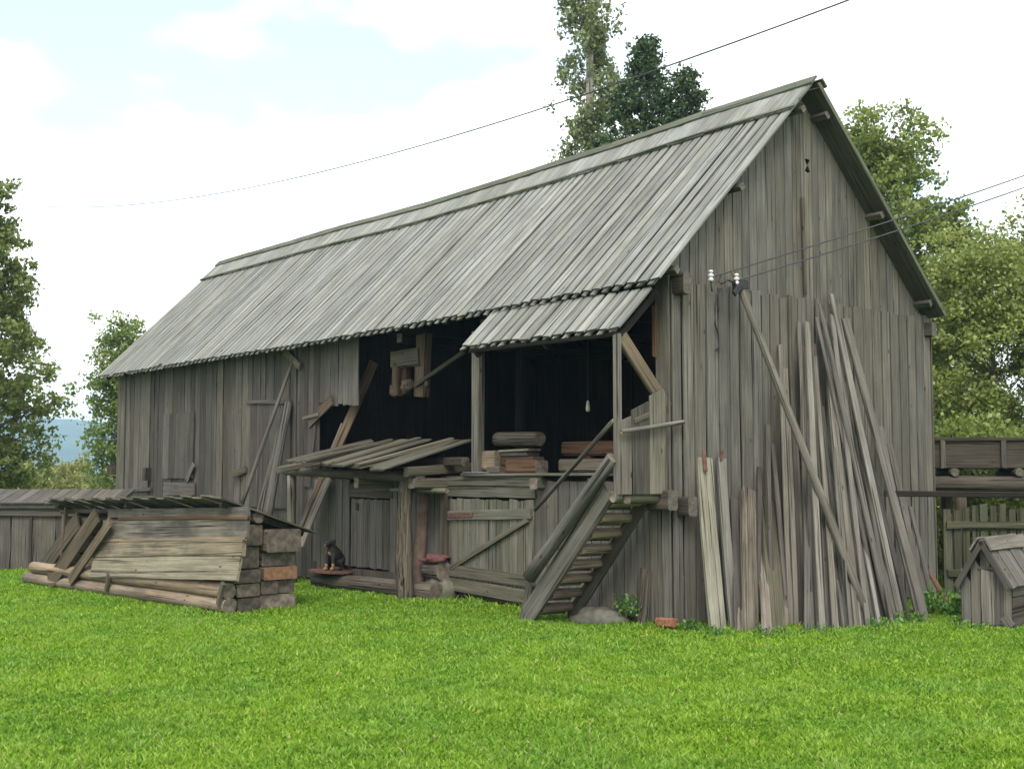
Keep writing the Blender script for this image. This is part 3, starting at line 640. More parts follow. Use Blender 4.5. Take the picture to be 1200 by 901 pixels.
# local: x forward, z up
P_ = [(-.13, 0, .10, .095), (-.07, 0, .20, .088), (.02, 0, .285, .078), (.055, 0, .355, .052), (.08, 0, .415, .062), (.13, 0, .412, .046), (.19, 0, .388, .028), (.225, 0, .38, .021),
      (.06, .055, .25, .034), (.085, .06, .13, .022), (.085, .06, .03, .019), (.12, .06, .016, .018),
      (.06, -.055, .25, .034), (.085, -.06, .13, .022), (.085, -.06, .03, .019), (.12, -.06, .016, .018),
      (-.10, .085, .12, .055), (.0, .12, .14, .042), (-.07, .115, .045, .024), (-.05, .115, .02, .02), (.04, .115, .016, .018),
      (-.10, -.085, .12, .055), (.0, -.12, .14, .042), (-.07, -.115, .045, .024), (-.05, -.115, .02, .02), (.04, -.115, .016, .018),
      (-.22, 0, .05, .028), (-.30, .03, .03, .02), (-.36, .08, .025, .012)]
E_ = [(0, 1), (1, 2), (2, 3), (3, 4), (4, 5), (5, 6), (6, 7), (2, 8), (8, 9), (9, 10), (10, 11), (2, 12), (12, 13), (13, 14), (14, 15), (0, 16), (16, 17), (17, 18), (18, 19), (19, 20), (0, 21), (21, 22), (22, 23), (23, 24), (24, 25), (0, 26), (26, 27), (27, 28)]
skin_obj('body', P_, E_, 'dog_fur', DM, dog)
for s_ in (-1, 1):
    ev = [(-.02, 0, 0), (.02, 0, 0), (.015, s_ * .012, -.05), (-.02, s_ * .012, -.045), (-.02, s_ * -.012, 0), (.02, s_ * -.012, 0)]
    link('ear', mesh([(-.025, 0, 0), (.02, 0, .004), (-.005, s_ * .03, -.095), (-.025, s_ * .014, 0), (.02, s_ * .014, .004), (-.007, s_ * .042, -.09)], [(0, 1, 2), (5, 4, 3), (0, 3, 4, 1), (1, 4, 5, 2), (2, 5, 3, 0)], 'ear'), 'dog_fur', DM @ Matrix.Translation((.07, s_ * .058, .455)), dog)
    rock('paw', tuple(DM @ Vector((.105, s_ * .06, .028))), .042, .024, .03, 'dog_tan', 3, math.radians(-68), dog, .1)
    rock('foreleg_marking', tuple(DM @ Vector((.087, s_ * .061, .085))), .024, .024, .05, 'dog_tan', 5, 0, dog, .1)
    rock('eye', tuple(DM @ Vector((.122, s_ * .026, .435))), .008, .008, .008, 'dark_metal', 1, 0, dog, 0)
rock('muzzle', tuple(DM @ Vector((.195, 0, .378))), .038, .026, .018, 'dog_tan', 6, math.radians(-68), dog, .05)
rock('nose', tuple(DM @ Vector((.245, 0, .388))), .012, .012, .01, 'dark_metal', 1, 0, dog, 0)
rock('chest_marking', tuple(DM @ Vector((.062, 0, .27))), .042, .045, .06, 'dog_tan', 9, math.radians(-68), dog, .2)

# ------------------------------------------------------------------ goods on the loft edge
G3 = 'timber stored on the loft floor'
def pile_piece(name, label, cat, p0, p1, wd, th, mat, lg=False, n=(0, 0, 1), em='end_grain'):
    o = log(name, p0, p1, wd / 2, wd / 2 * .95, mat, jit=.05, endmat=em) if lg else board(name, p0, p1, wd, th, n, mat, None, jit=.05, endmat=em)
    return tag(o, label, cat, G3)
L0 = oY(575, 510, .25); L1 = oY(630, 512, .25)
pile_piece('loft_log', 'short grey log lying on top of the wood heap on the loft edge', 'log', (-3.50, .30, 2.16), (-2.55, .25, 2.14), .19, .19, 'log_bark', True)
pile_piece('sawn_block', 'pale sawn block with a dark knot at the left of the loft heap', 'block', (-3.50, .12, 1.87), (-3.20, .12, 1.87), .2, .26, 'fresh_wood')
pile_piece('loft_plank', 'thin pale plank between the log and the red timber on the loft edge', 'plank', (-3.2, .18, 1.99), (-2.55, .15, 2.0), .22, .03, 'pale_wood')
pile_piece('loft_plank', 'second pale plank just below the thin one in the loft heap', 'plank', (-3.15, .19, 1.945), (-2.6, .17, 1.945), .22, .045, 'pole_wood')
pile_piece('loft_timber', 'dark red timber under the pale planks in the loft heap', 'timber', (-3.2, .2, 1.86), (-2.5, .18, 1.86), .2, .11, 'red_wood')
pile_piece('loft_block', 'chunky orange red block low on the loft edge', 'block', (-2.95, .10, 1.79), (-2.3, .06, 1.78), .2, .17, 'red_wood')
pile_piece('loft_block', 'small brown offcut beside the loft post foot', 'block', (-3.35, .06, 1.75), (-3.05, .04, 1.75), .12, .09, 'stack_wood')
pile_piece('loft_timber', 'long reddish beam lying deeper in the loft', 'timber', (-2.6, .75, 2.02), (-.5, .70, 2.0), .2, .18, 'red_wood')
pile_piece('loft_timber', 'long grey brown beam below the deep reddish one in the loft', 'timber', (-2.3, .45, 1.80), (-.5, .40, 1.79), .2, .16, 'stack_wood')
pile_piece('loft_plank', 'pair of stub planks propping the deep reddish beam', 'plank', (-2.2, .75, 1.70), (-2.2, .75, 1.92), .25, .15, 'red_wood', n=(0, -1, 0))
tag(plate('metal_sheet', (-3.55, -.0, 1.715), .26, .1, .015, 'steel_grey', 4, .1), 'small dark blue grey metal sheet on the loft floor edge', 'sheet')
rf = thing('red_metal_frame', 'narrow red metal frame with a pale top standing in the loft', 'frame', (-.62, .1, 1.7), None)
for dx in (0, .22): board('leg', (-.75 + dx, .12, 1.70), (-.75 + dx, .12, 2.12), .03, .03, (0, -1, 0), 'brick_red', rf, seg=1)
board('top', (-.80, .12, 2.16), (-.48, .12, 2.19), .16, .12, (0, -1, 0), 'stack_wood', rf)
lp = oY(689, 476, .6); pend = thing('hanging_lamp', 'small pale bulb holder hanging on a cord in the dark loft', 'lamp', (lp.x, .6, lp.z))
lathe('socket', [(.0, -.07), (.022, -.065), (.028, -.03), (.022, .02), (.016, .06), (.004, .075)], (lp.x, .6, lp.z), 'lamp_shade', pend)
tube('cord', [(lp.x, .6, lp.z + .07), (lp.x + .005, .6, lp.z + .5), (lp.x, .6, 3.69)], .005, 'rubber', pend)
# hanging frame of old timber parts
hf = thing('hanging_timber_frame', 'old wooden machine frame hanging under the eave in the loft opening', 'frame', tuple(oY(482, 466, .3)))
board('hanger', oY(494, 465, .3), oY(497, 392, .3), .27, .12, (0, -1, 0), 'brown_plank', hf, endmat='end_orange')
board('crosspiece', oY(462, 422, .27), oY(494, 418, .27), .26, .14, (0, -1, 0), 'canopy_wood', hf)
board('side_block', oY(466, 464, .27), oY(467, 425, .27), .16, .14, (0, -1, 0), 'brown_plank', hf)
board('side_block', oY(475, 462, .33), oY(476, 428, .33), .14, .1, (0, -1, 0), 'red_wood', hf)
rock('knob', oY(478, 452, .25), .11, .1, .09, 'brown_plank', 5, 0, hf, .5); rock('knob', oY(462, 458, .25), .07, .07, .09, 'brown_plank', 7, 0, hf, .5)
board('brace', oY(487, 452, .18), oY(543, 413, .4), .06, .05, (0, -1, 0), 'dark_wood', hf)
rock('bolt', oY(500, 450, .22), .05, .03, .05, 'dark_wood', 7, 0, hf, .1)

# ------------------------------------------------------------------ poles and boards leaning on the gable
G4 = 'poles and boards leaning on the gable'
def gl(label, b, t, wpx, mat='pole_wood', th=.028, name='leaning_board', lg=False, off=.05, zlift=0, **k):
    B = oZ(*b); T = oX(t[0], t[1], off); wd = wpx / F * 13.6 * 1.12
    if B.x < off + .04: B.x = off + .04
    B.z = zg(B.x, B.y) - .02
    n = (1, -.35, 0)
    o = log(name, B, T, wd / 2, wd / 2 * .75, mat, jit=.08, bow=.02) if lg else board(name, B, T, wd, min(th, wd), n, mat, None, jit=.05, bow=.02, endmat='end_grain', **k)
    return tag(o, label, 'pole' if lg else 'board', G4)
pb = gl('pale yellowish thick board with a rusty iron strap, first at the barn corner', (842, 741), (825, 537), 18, 'pale_wood', .06)
board('iron_strap', oX(827, 552, .15), oX(825, 528, .10), .05, .012, (1, -.3, 0), 'rust', pb)
p2 = gl('narrow grey board with an iron hook, right behind the pale strapped board', (861, 739), (845, 537), 11, 'pole_wood', .045, off=.06)
board('iron_hook', oX(845, 540, .09), oX(846, 528, .09), .03, .012, (1, -.3, 0), 'rust', p2)
gl('waist-high brown board right of the hooked board', (867, 742), (861, 584), 12, 'brown_wall_wood')
gl('thin short pinkish lath beside the waist-high brown board', (868, 743), (867, 629), 6, 'pink_wood', off=.09)
gl('gnarled dark slab with a forked top on the gable', (880, 744), (877, 574), 18, 'log_bark', .06, off=.07)
gl('short pale pinkish board standing in front of the wide mossy slab', (899, 746), (889, 626), 11, 'pink_wood', .05, off=.16)
gl('wide slab with a mossy yellow-green top', (912, 741), (899, 585), 20, 'mossy_wood', .05, off=.06)
gl('thin pinkish lath just right of the wide mossy slab', (921, 738), (911, 588), 6, 'pink_wood', off=.1)
gl('thin dark lath rising behind the wide mossy slab', (923, 737), (905, 520), 5, 'brown_wall_wood')
gl('pale lath, tallest of the first laths right of the mossy slab', (933, 736), (920, 432), 6, 'pole_wood')
gl('lath with a split pale top under the long crossing pole', (943, 734), (928, 466), 7, 'pole_wood', off=.07)
gl('very thin tall lath reaching up left of the fan', (946, 734), (936, 378), 4, 'pole_wood', off=.04)
gl('straight lath standing almost upright at the left edge of the fan', (964, 743), (946, 378), 7, 'pole_wood', off=.08)
tens = ['', 'twenty-', 'thirty-']; unit = ['', 'first', 'second', 'third', 'fourth', 'fifth', 'sixth', 'seventh', 'eighth', 'ninth', 'tenth', 'eleventh', 'twelfth', 'thirteenth', 'fourteenth', 'fifteenth', 'sixteenth', 'seventeenth', 'eighteenth', 'nineteenth']
def ordinal(k): return unit[k] if k < 20 else {20: 'twentieth', 30: 'thirtieth'}.get(k) or tens[k // 10 - 1] + unit[k % 10]
NL = 34
for i in range(NL):
    u = i / (NL - 1); bx_ = 946 + u * 104 + R.uniform(-1.2, 1.2); by_ = 739 - u * 7 + R.uniform(-3, 4)
    tp = (942 + u * 46 + R.uniform(-2, 2), R.choice((372, 390, 405, 420, 440, 470, 500, 535)) + R.uniform(-8, 8))
    gl(f'{ordinal(i + 1)} slim grey lath from the left in the dense fan', (bx_, by_), tp, R.choice((3.5, 4, 4.5, 5, 6)), R.choice(('pole_wood', 'pole_wood', 'wall_wood', 'brown_wall_wood')), .025, 'leaning_lath', off=.04 + .03 * (i % 4))
for i, (b_, t_, lb) in enumerate((((908, 738), (900, 498), 'tall dark lath rising left of the wide mossy slab'), ((927, 736), (914, 404), 'slender lath just left of the tallest pale lath'), ((938, 735), (927, 440), 'slender lath between the tallest pale lath and the split one'), ((953, 736), (941, 405), 'slender brown lath left of the upright lath of the fan'), ((885, 741), (890, 548), 'narrow grey lath standing behind the forked slab'))):
    gl(lb, b_, t_, 5.5, 'pole_wood' if i % 2 else 'brown_wall_wood', name='leaning_lath', off=.045)
gl('round pale pole, thickest in the fan of laths', (1043, 732), (961, 356), 7.5, 'pole_wood', lg=True, name='leaning_pole', off=.14)
gl('slim dark pole close beside the thickest pole of the fan', (1033, 731), (957, 372), 6, 'brown_wall_wood', lg=True, name='leaning_pole', off=.12)
gl('broad grey board with its top highest of the fan', (1057, 731), (975, 345), 8, 'pole_wood', .035, off=.08)
gl('long board with a dark notched top at the right of the fan', (1085, 730), (990, 374), 10, 'wall_wood', .05, off=.07)
gl('thin lath between the highest board and the notched board', (1066, 730), (982, 396), 6, 'brown_wall_wood', off=.05)
gl('wide bleached slab right of the notched board, top at half height', (1078, 722), (1030, 500), 12, 'wall_wood', .04, off=.06)
gl('short dark lath right of the bleached slab', (1086, 716), (1042, 520), 8, 'brown_wall_wood', off=.05)
gl('single thin pale lath low at the right end of the gable', (1094, 714), (1067, 594), 6.5, 'pole_wood', off=.12)
gl('short rust-brown board at the foot of the gable right corner', (1114, 712), (1091, 674), 9, 'red_wood', off=.25)
# long service pole that crosses the fan, with bracket and insulators
B = oZ(1021, 734); T = oX(860, 318, .16); B.x = max(B.x, .9)
sp = thing('service_pole', 'long round pole crossing the leaning timber with wire insulators at its top', 'pole', tuple(B))
log('shaft', B, T, .05, .038, 'wall_wood', sp, jit=.05, bow=.02)
bm_ = T + (B - T).normalized() * .20
board('bracket', bm_ + Vector((.02, -.13, .0)), bm_ + Vector((.02, .10, .03)), .10, .05, (1, 0, 0), 'dark_metal', sp, jit=.3)
board('bracket', bm_ + Vector((.05, -.16, -.10)), bm_ + Vector((.05, -.02, .05)), .07, .03, (1, 0, 0), 'dark_metal', sp, jit=.2)
tube('bracket_arm', [bm_ + Vector((.03, -.1, .03)), bm_ + Vector((.03, -.25, .06)), bm_ + Vector((.03, -.36, .0)), bm_ + Vector((.03, -.40, .02)), bm_ + Vector((.03, -.36, .10))], .012, 'iron', sp)
ins_prof = [(.012, -.05), (.03, -.045), (.034, -.02), (.022, -.01), (.022, .0), (.034, .01), (.034, .03), (.02, .038), (.018, .05), (.03, .055), (.028, .075), (.01, .085)]
I1, I2 = oX(833, 325, .17), oX(863, 329, .24)
for q in (I1, I2): lathe('insulator', ins_prof, q, 'porcelain', sp)
tube('insulator_pin', [I1 + Vector((0, 0, -.05)), I1 + Vector((0, .02, -.16))], .01, 'iron', sp)
tube('insulator_pin', [I2 + Vector((0, 0, -.05)), I2 + Vector((-.05, .0, -.14))], .01, 'iron', sp)
tag(tube('hanging_cable', [oX(845, 338, .13), oX(840, 346, .12), oX(838, 360, .10), oX(838, 380, .07), oX(842, 393, .06), oX(843, 404, .06), oX(839, 411, .07)], .011, 'rubber'), 'loose black cable dangling from the bracket on the gable', 'cable')
def wire(name, label, a, b, sagm, r, n=24):
    a, b = Vector(a), Vector(b); pts = []
    for i in range(n + 1): u = i / n; p = a.lerp(b, u); p.z -= sagm * 4 * u * (1 - u); pts.append(p)
    return tag(tube(name, pts, r if isinstance(r, float) else [r[0] + (r[1] - r[0]) * i / n for i in range(n + 1)], 'wire', sides=5), label, 'wire', 'overhead wires')
e1 = CAM + ray(1200, 196) * 17; e2 = CAM + ray(1200, 210) * 17
wire('service_wire', 'upper thin wire from the left insulator off to the right', I1, I1 + (e1 - I1) * 2.2, .12, .009)
wire('service_wire', 'lower thin wire from the right insulator off to the right', I2, I2 + (e2 - I2) * 2.2, .12, .009)
a = oD(985, -6, 15); b = oD(-40, 228, 46)
wire('power_line', 'dark overhead power line sagging across the sky above the barn roof', a + (a - b) * .02, b, 1.36, (.012, .006), 48)

# ------------------------------------------------------------------ roofed timber stack on the lawn
PO = Vector((-4.4, -3.12, 0)); pa = Vector((-.996, -.088, 0)); pbk = Vector((-.088, .996, 0))
def pp(a_, b_, z_): return PO + pa * a_ + pbk * b_ + Vector((0, 0, z_))
def onfront(px, py, b_): return on(px, py, pp(0, b_, 0), pbk)
G5 = 'squared timbers in the roofed stack'
tc_ = [('front', 0.22, .30), ('back', .60, .34)]
rows = [(0.0, .17), (.18, .165), (.355, .165), (.53, .27), (.81, .26)]
names_r = ['bottom', 'second lowest', 'middle', 'second highest', 'top']
for r_, (z0, h) in enumerate(rows):
    l0 = (6.0, 5.75, 5.2, 4.6, 4.4)[r_]
    a0 = (0.0, .03, -.02, .0, -.06)[r_]
    if r_ < 2:
        o = log('stack_log', pp(a0 - .01, -.01, z0 + h / 2 + .005), pp(l0, -.03, z0 + h / 2), .098, .085, 'peeled_log', n=(0, 0, 1), jit=.06, bow=.015); tag(o, f'{names_r[r_]} round log along the grass side of the timber stack', 'log', G5)
        o = board('stack_timber', pp(a0, .265, z0 + h / 2), pp(4.2, .265, z0 + h / 2), .33, h - .008, (0, 0, 1), 'stack_wood', None, 'end_grain', jit=.02, bow=.01, cham=.08); 
    else:
        o = board('stack_timber', pp(a0, .22, z0 + h / 2), pp(l0, .22, z0 + h / 2), .36, h - .008, (0, 0, 1), 'stack_wood', None, 'end_grain', jit=.02, bow=.01, cham=.08)
    tag(o, f'{names_r[r_]} squared timber of the front column in the roofed stack', 'timber', G5)
rows2 = [(0.0, .19), (.195, .17), (.37, .165), (.54, .17), (.715, .29)]
for r_, (z0, h) in enumerate(rows2):
    a0 = (.02, .0, -.03, .02, -.10)[r_]
    if r_ == 1:
        for q, (bb, ww) in enumerate(((.555, .25), (.82, .25))):
            tag(board('stack_timber', pp(a0 + q * .03, bb, z0 + h / 2), pp(4.2, bb, z0 + h / 2), ww - .012, h - .008, (0, 0, 1), 'stack_wood', None, 'end_grain', jit=.02, cham=.08), ('left' if q == 0 else 'right') + ' one of two small timbers side by side low in the back column', 'timber', G5)
    else:
        tag(board('stack_timber', pp(a0, .69, z0 + h / 2), pp(4.2, .69, z0 + h / 2), .5, h - .008, (0, 0, 1), 'stack_wood', None, 'end_orange' if r_ == 2 else 'end_grain', jit=.02, cham=.08), ('orange-ended middle timber' if r_ == 2 else f'{names_r[r_]} squared timber') + ' of the back column in the roofed stack', 'timber', G5)
tag(log('stack_log', pp(-.08, .33, 1.155), pp(4.2, .30, 1.16), .075, .07, 'pole_wood', n=(0, 0, 1)), 'round pale-ended log on top of the stack under its roof', 'log', G5)
G6 = 'planks covering the front of the timber stack'
def fplank(label, q0, q1, wpx, mat, b_, tilt=0, th=.035, name='cover_plank'):
    p0, p1 = onfront(*q0, b_), onfront(*q1, b_); D = ((p0 + p1) / 2 - CAM).dot(FW)
    return tag(board(name, p0, p1, wpx / F * D, th, (0, -1, tilt), mat, None, jit=.05, bow=.012, warp=.03, seg=6), label, 'plank', G6)
fplank('narrow dark topmost plank on the front of the timber stack', (292, 600), (128, 601), 11, 'stack_dark', -.02, .1)
fplank('long blackened grey plank, second from the top on the stack front', (291, 618), (121, 620), 22, 'stack_dark', -.04, .1)
fplank('blackened round-edged plank just above the big pale plank', (286, 641), (112, 645), 19, 'stack_plank', -.06, .15, .06)
fplank('big pale greenish plank, widest on the stack front', (281, 665), (109, 663), 28, 'stack_pale', -.10, .2, .04)
fplank('thin orange-brown strip showing below the topmost stack plank', (292, 607), (140, 608), 4, 'red_wood', -.035, .1, .05, 'edge_strip')
fplank('thin tan strip showing between the two blackened stack planks', (289, 631), (118, 633), 4, 'fresh_wood', -.05, .1, .05, 'edge_strip')
fplank('thin brownish slab below the big pale plank', (150, 676), (84, 664), 12, 'stack_wood', -.0, .1, .05)
for (q0, q1, lb) in (((125, 692), (128, 672), 'short peg holding the logs at the left of the stack front'), ((256, 708), (262, 683), 'short peg holding the logs at the right of the stack front')):
    fplank(lb, q0, q1, 6, 'canopy_wood', -.135, 0, .05, 'stake')
for (q0, q1, wp, lb, b_) in (((38, 683), (92, 609), 22, 'leftmost brown plank leaning on the far end of the timber stack', -.02), ((58, 684), (114, 603), 22, 'second brown plank leaning on the far end of the timber stack', -.10), ((82, 681), (129, 612), 14, 'greyer slanted plank next to the cover planks on the stack front', -.14)):
    fplank(lb, q0, q1, wp, 'diagonal_plank', b_, 0, .03, 'leaning_plank')
sr = thing('stack_roof', 'plank lean-to roof over the timber stack with mossy edge', 'roof', tuple(pp(2.5, .4, 1.15)))
for a_ in (.1, 2.6, 4.8):
    board('bearer', pp(a_, -.10, 1.325 - .02 * a_), pp(a_, 1.1, .93 - .02 * a_), .08, .07, (0, 0, 1), 'dark_wood', sr, jit=.02)
board('front_beam', pp(-.05, .08, 1.235), pp(5.0, .08, 1.14), .07, .07, (0, 0, 1), 'dark_wood', sr)
for a_ in (4.75,): board('prop', pp(a_, -.02, .45), pp(a_ - .1, -.02, 1.20), .07, .05, (0, -1, 0), 'brown_plank', sr)
for a_ in (4.95,): board('prop', pp(a_, .08, -.02), pp(a_, .08, 1.10), .07, .05, (0, -1, 0), 'pole_wood', sr)
a_ = -.10; i = 0
while a_ < 4.95:
    wd = R.uniform(.19, .25); e = R.uniform(-.015, .015); lf = .022 * (i % 2)
    board('roof_plank', pp(a_ + wd / 2, -.22 + e, 1.405 + lf - .02 * a_), pp(a_ + wd / 2, 1.17 + e, .945 + lf - .02 * a_), wd * 1.12, .022, (0, .3, 1), 'canopy_wood', sr, warp=.03, seg=3); a_ += wd; i += 1
tag(log('stack_log', pp(2.4, .72, 1.01), pp(4.8, .7, 1.0), .05, .05, 'stack_wood'), 'thin dark log lying under the low side of the stack roof', 'log', G5) if False else None

# ------------------------------------------------------------------ low plank shed at the left edge
sh = thing('low_shed', 'low grey plank shed with shallow board roof at the left edge', 'shed', tuple(oZ(40, 669)))
q0, q1 = oZ(-60, 668), oZ(135, 668); q0.z = q1.z = 0; dv = (q1 - q0); ln = dv.length; dv.normalize(); nv = Vector((dv.y, -dv.x, 0))
if nv.dot(CAM - q0) < 0: nv = -nv
u = 0
while u < ln:
    wd = R.uniform(.28, .42); p = q0 + dv * (u + wd / 2); board('wall_board', p + Vector((0, 0, .02)), p + Vector((0, 0, 1.02)), wd - .012, .025, nv, 'brown_wall_wood', sh); u += wd
board('fascia', q0 + nv * .05 + Vector((0, 0, 1.06)), q1 + nv * .05 + Vector((0, 0, 1.06)), .2, .05, nv, 'brown_wall_wood', sh)
log('rail', q0 + nv * .09 + Vector((0, 0, 1.14)), q1 + nv * .09 + Vector((0, 0, 1.12)), .05, .045, 'pole_wood', sh)
board('door_post', q0 + dv * (ln * .49) + nv * .04, q0 + dv * (ln * .49) + nv * .04 + Vector((0, 0, 1.0)), .05, .04, nv, 'dark_wood', sh)
u = 0
while u < ln:
    wd = R.uniform(.17, .22); p = q0 + dv * (u + wd / 2); board('roof_board', p + nv * .18 + Vector((0, 0, 1.19)), p - nv * .75 + Vector((0, 0, 1.42)), wd - .008, .025, nv * .3 + Vector((0, 0, 1)), 'brown_wall_wood', sh, seg=2); u += wd
box_back = q0 - nv * .8
board('back_wall', q0 - nv * .7 + Vector((0, 0, .65)), q1 - nv * .7 + Vector((0, 0, .65)), 1.26, .03, nv, 'wall_wood', sh, jit=0)
for q in (q0, q1): board('end_wall', q - nv * .02 + Vector((0, 0, .57)), q - nv * .68 + Vector((0, 0, .57)), 1.1, .03, dv, 'wall_wood', sh, jit=0)

# ------------------------------------------------------------------ dog house at the right
c0 = oZ(1187, 738); c0.z = 0
fa = Vector((.985, .177, 0)).normalized()          # along the front, towards the right
ba = Vector((-.177, .985, 0)).normalized()         # towards the back
wdh, lnh, hh, rh = .55, .95, .50, .955
c1_ = c0 - fa * wdh
dh = thing('doghouse', 'small grey plank kennel with pitched board roof by the fence', 'kennel', tuple((c0 + c1_) / 2))
UPV = Vector((0, 0, 1)); kr = (rh - .04 - hh) / (wdh / 2)
for i in range(5):
    a, b = wdh * i / 5, wdh * (i + 1) / 5; m_ = (a + b) / 2; z1 = hh - .012 + (min(m_, wdh - m_)) * kr; door = i == 2
    p = c1_ + fa * m_ - ba * .012
    board('wall_board', p + UPV * (.64 if door and False else .01), p + UPV * z1, b - a - .008, .022, -ba, 'wall_wood', dh, top=(kr if m_ < wdh / 2 else -kr) * (1 if i != 2 else 0), ends=0)
board('door_board', c1_ + fa * .30 - ba * .03 + UPV * .04, c1_ + fa * .30 - ba * .03 + UPV * .63, .14, .02, -ba, 'pole_wood', dh)
board('door_board', c1_ + fa * .42 - ba * .028 + UPV * .05, c1_ + fa * .42 - ba * .028 + UPV * .63, .10, .02, -ba, 'brown_wall_wood', dh)
board('door_lintel', c1_ + fa * .20 - ba * .03 + UPV * .65, c1_ + fa * .50 - ba * .03 + UPV * .65, .025, .02, -ba, 'brown_wall_wood', dh)
board('base_board', c1_ + fa * .47 - ba * .035 + UPV * .14, c0 - ba * .035 + UPV * .03, .10, .02, -ba, 'wall_wood', dh)
for s_, base in ((1, c0), (-1, c1_)):
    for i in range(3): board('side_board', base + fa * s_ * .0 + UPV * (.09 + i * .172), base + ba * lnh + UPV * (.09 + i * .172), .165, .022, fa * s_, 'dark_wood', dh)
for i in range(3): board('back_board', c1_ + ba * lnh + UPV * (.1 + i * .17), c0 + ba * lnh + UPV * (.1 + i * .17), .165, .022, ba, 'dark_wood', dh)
ridge0 = (c0 + c1_) / 2 + UPV * rh
for s_ in (1, -1):
    sl_v = (fa * s_ * (wdh / 2) + UPV * (hh - rh)).normalized(); nr = (fa * s_ * (rh - hh) + UPV * (wdh / 2)).normalized(); LL = math.hypot(wdh / 2, rh - hh) + .055
    for i in range(6):
        t_ = -.10 + (lnh + .2) * (i + .5) / 6
        board('roof_board', ridge0 + ba * t_ + sl_v * LL + nr * (.012 + .012 * (i % 2)), ridge0 + ba * t_ + nr * (.012 + .012 * (i % 2)), .205 if i % 2 else .165, .022, nr, 'wall_wood', dh, seg=2)
    board('ridge_board', ridge0 - ba * .13 + nr * .05 + sl_v * .07, ridge0 + ba * (lnh + .12) + nr * .05 + sl_v * .07, .16, .022, nr, 'wall_wood', dh)
    board('verge_board', ridge0 - ba * .115 + sl_v * LL - nr * .02, ridge0 - ba * .115 - nr * .01, .06, .022, -ba, 'brown_wall_wood', dh)

# ------------------------------------------------------------------ picket fence, trough and rails behind the kennel
f0 = Vector((.05, 5.3, 0)); f1 = oZ(1290, 702); f1.z = 0; fd = (f1 - f0); fl = fd.length; fd.normalize(); fn = Vector((fd.y, -fd.x, 0))
if fn.dot(CAM - f0) < 0: fn = -fn
pf = thing('picket_fence', 'dark mossy picket fence running right from the barn corner', 'fence', tuple(f0))
u = .02
while u < fl:
    p = f0 + fd * u; wd = R.uniform(.09, .12); hgt = R.uniform(1.20, 1.30)
    board('picket', p + UPV * .03, p + UPV * hgt, wd, .02, fn, 'fence_wood', pf, seg=2, w1=wd * .9); u += wd + R.uniform(.012, .03)
for z_ in (1.0, .35): board('rail', f0 - fn * .0 + fn * .03 + UPV * z_, f1 + fn * .03 + UPV * z_, .1, .04, fn, 'fence_wood', pf, jit=.03)
for u in (.1, fl * .5, fl * .97): board('post', f0 + fd * u - fn * .07 + UPV * -.02, f0 + fd * u - fn * .07 + UPV * 1.15, .1, .1, fn, 'fence_wood', pf)
tq0 = f0 - fn * .55 + fd * -.3; tq1 = f1 - fn * .55
tr_ = thing('timber_trough', 'long dark boarded trough on logs behind the picket fence', 'trough', tuple((tq0 + tq1) / 2))
board('side_board', tq0 + UPV * 1.98, tq1 + UPV * 1.98, .40, .04, fn, 'dark_wood', tr_, jit=.02)
board('top_rail', tq0 + fn * .03 + UPV * 2.19, tq1 + fn * .03 + UPV * 2.19, .05, .06, fn, 'dark_wood', tr_)
board('back_board', tq0 - fn * .6 + UPV * 1.98, tq1 - fn * .6 + UPV * 1.98, .40, .04, fn, 'dark_wood', tr_)
board('bottom_board', tq0 - fn * .3 + UPV * 1.79, tq1 - fn * .3 + UPV * 1.79, .56, .04, UPV, 'dark_wood', tr_)
for u in (.45, 1.3, 2.1): board('cleat', tq0 + fd * u + fn * .045 + UPV * 1.78, tq0 + fd * u + fn * .045 + UPV * 2.17, .07, .04, fn, 'brown_wall_wood', tr_)
for u in (.6, 1.5, 2.3):
    log('bearer', tq0 + fd * u + fn * .1 + UPV * 1.72, tq0 + fd * u - fn * .7 + UPV * 1.72, .06, .06, 'dark_wood', tr_, 'end_dark')
log('beam_log', tq0 + fn * .0 + UPV * 1.55, tq1 + fn * .0 + UPV * 1.55, .12, .12, 'dark_wood', tr_)
log('beam_log', tq0 - fn * .6 + UPV * 1.55, tq1 - fn * .6 + UPV * 1.55, .12, .12, 'dark_wood', tr_)
for u in (.7, 2.3):
    for k_ in (0, -.6): log('post', tq0 + fd * u + fn * k_ - UPV * .02, tq0 + fd * u + fn * k_ + UPV * 1.45, .08, .08, 'dark_wood', tr_)
g0 = oX(1036, 578, .82); g1 = g0 + (oD(1290, 581, (g0 - CAM).dot(FW) - .3) - g0)
tag(board('long_rail', g0, g1, .07, .06, (.5, -1, 0), 'inside_wood', None, jit=.03, endmat='end_dark'), 'thin dark rail jutting right from the leaning boards above the kennel', 'rail')
tag(board('rail_post', (g1.x - .05, g1.y, -.02), (g1.x - .05, g1.y, g1.z - .03), .09, .09, (0, -1, 0), 'fence_wood'), 'post holding the far end of the thin dark rail', 'post')

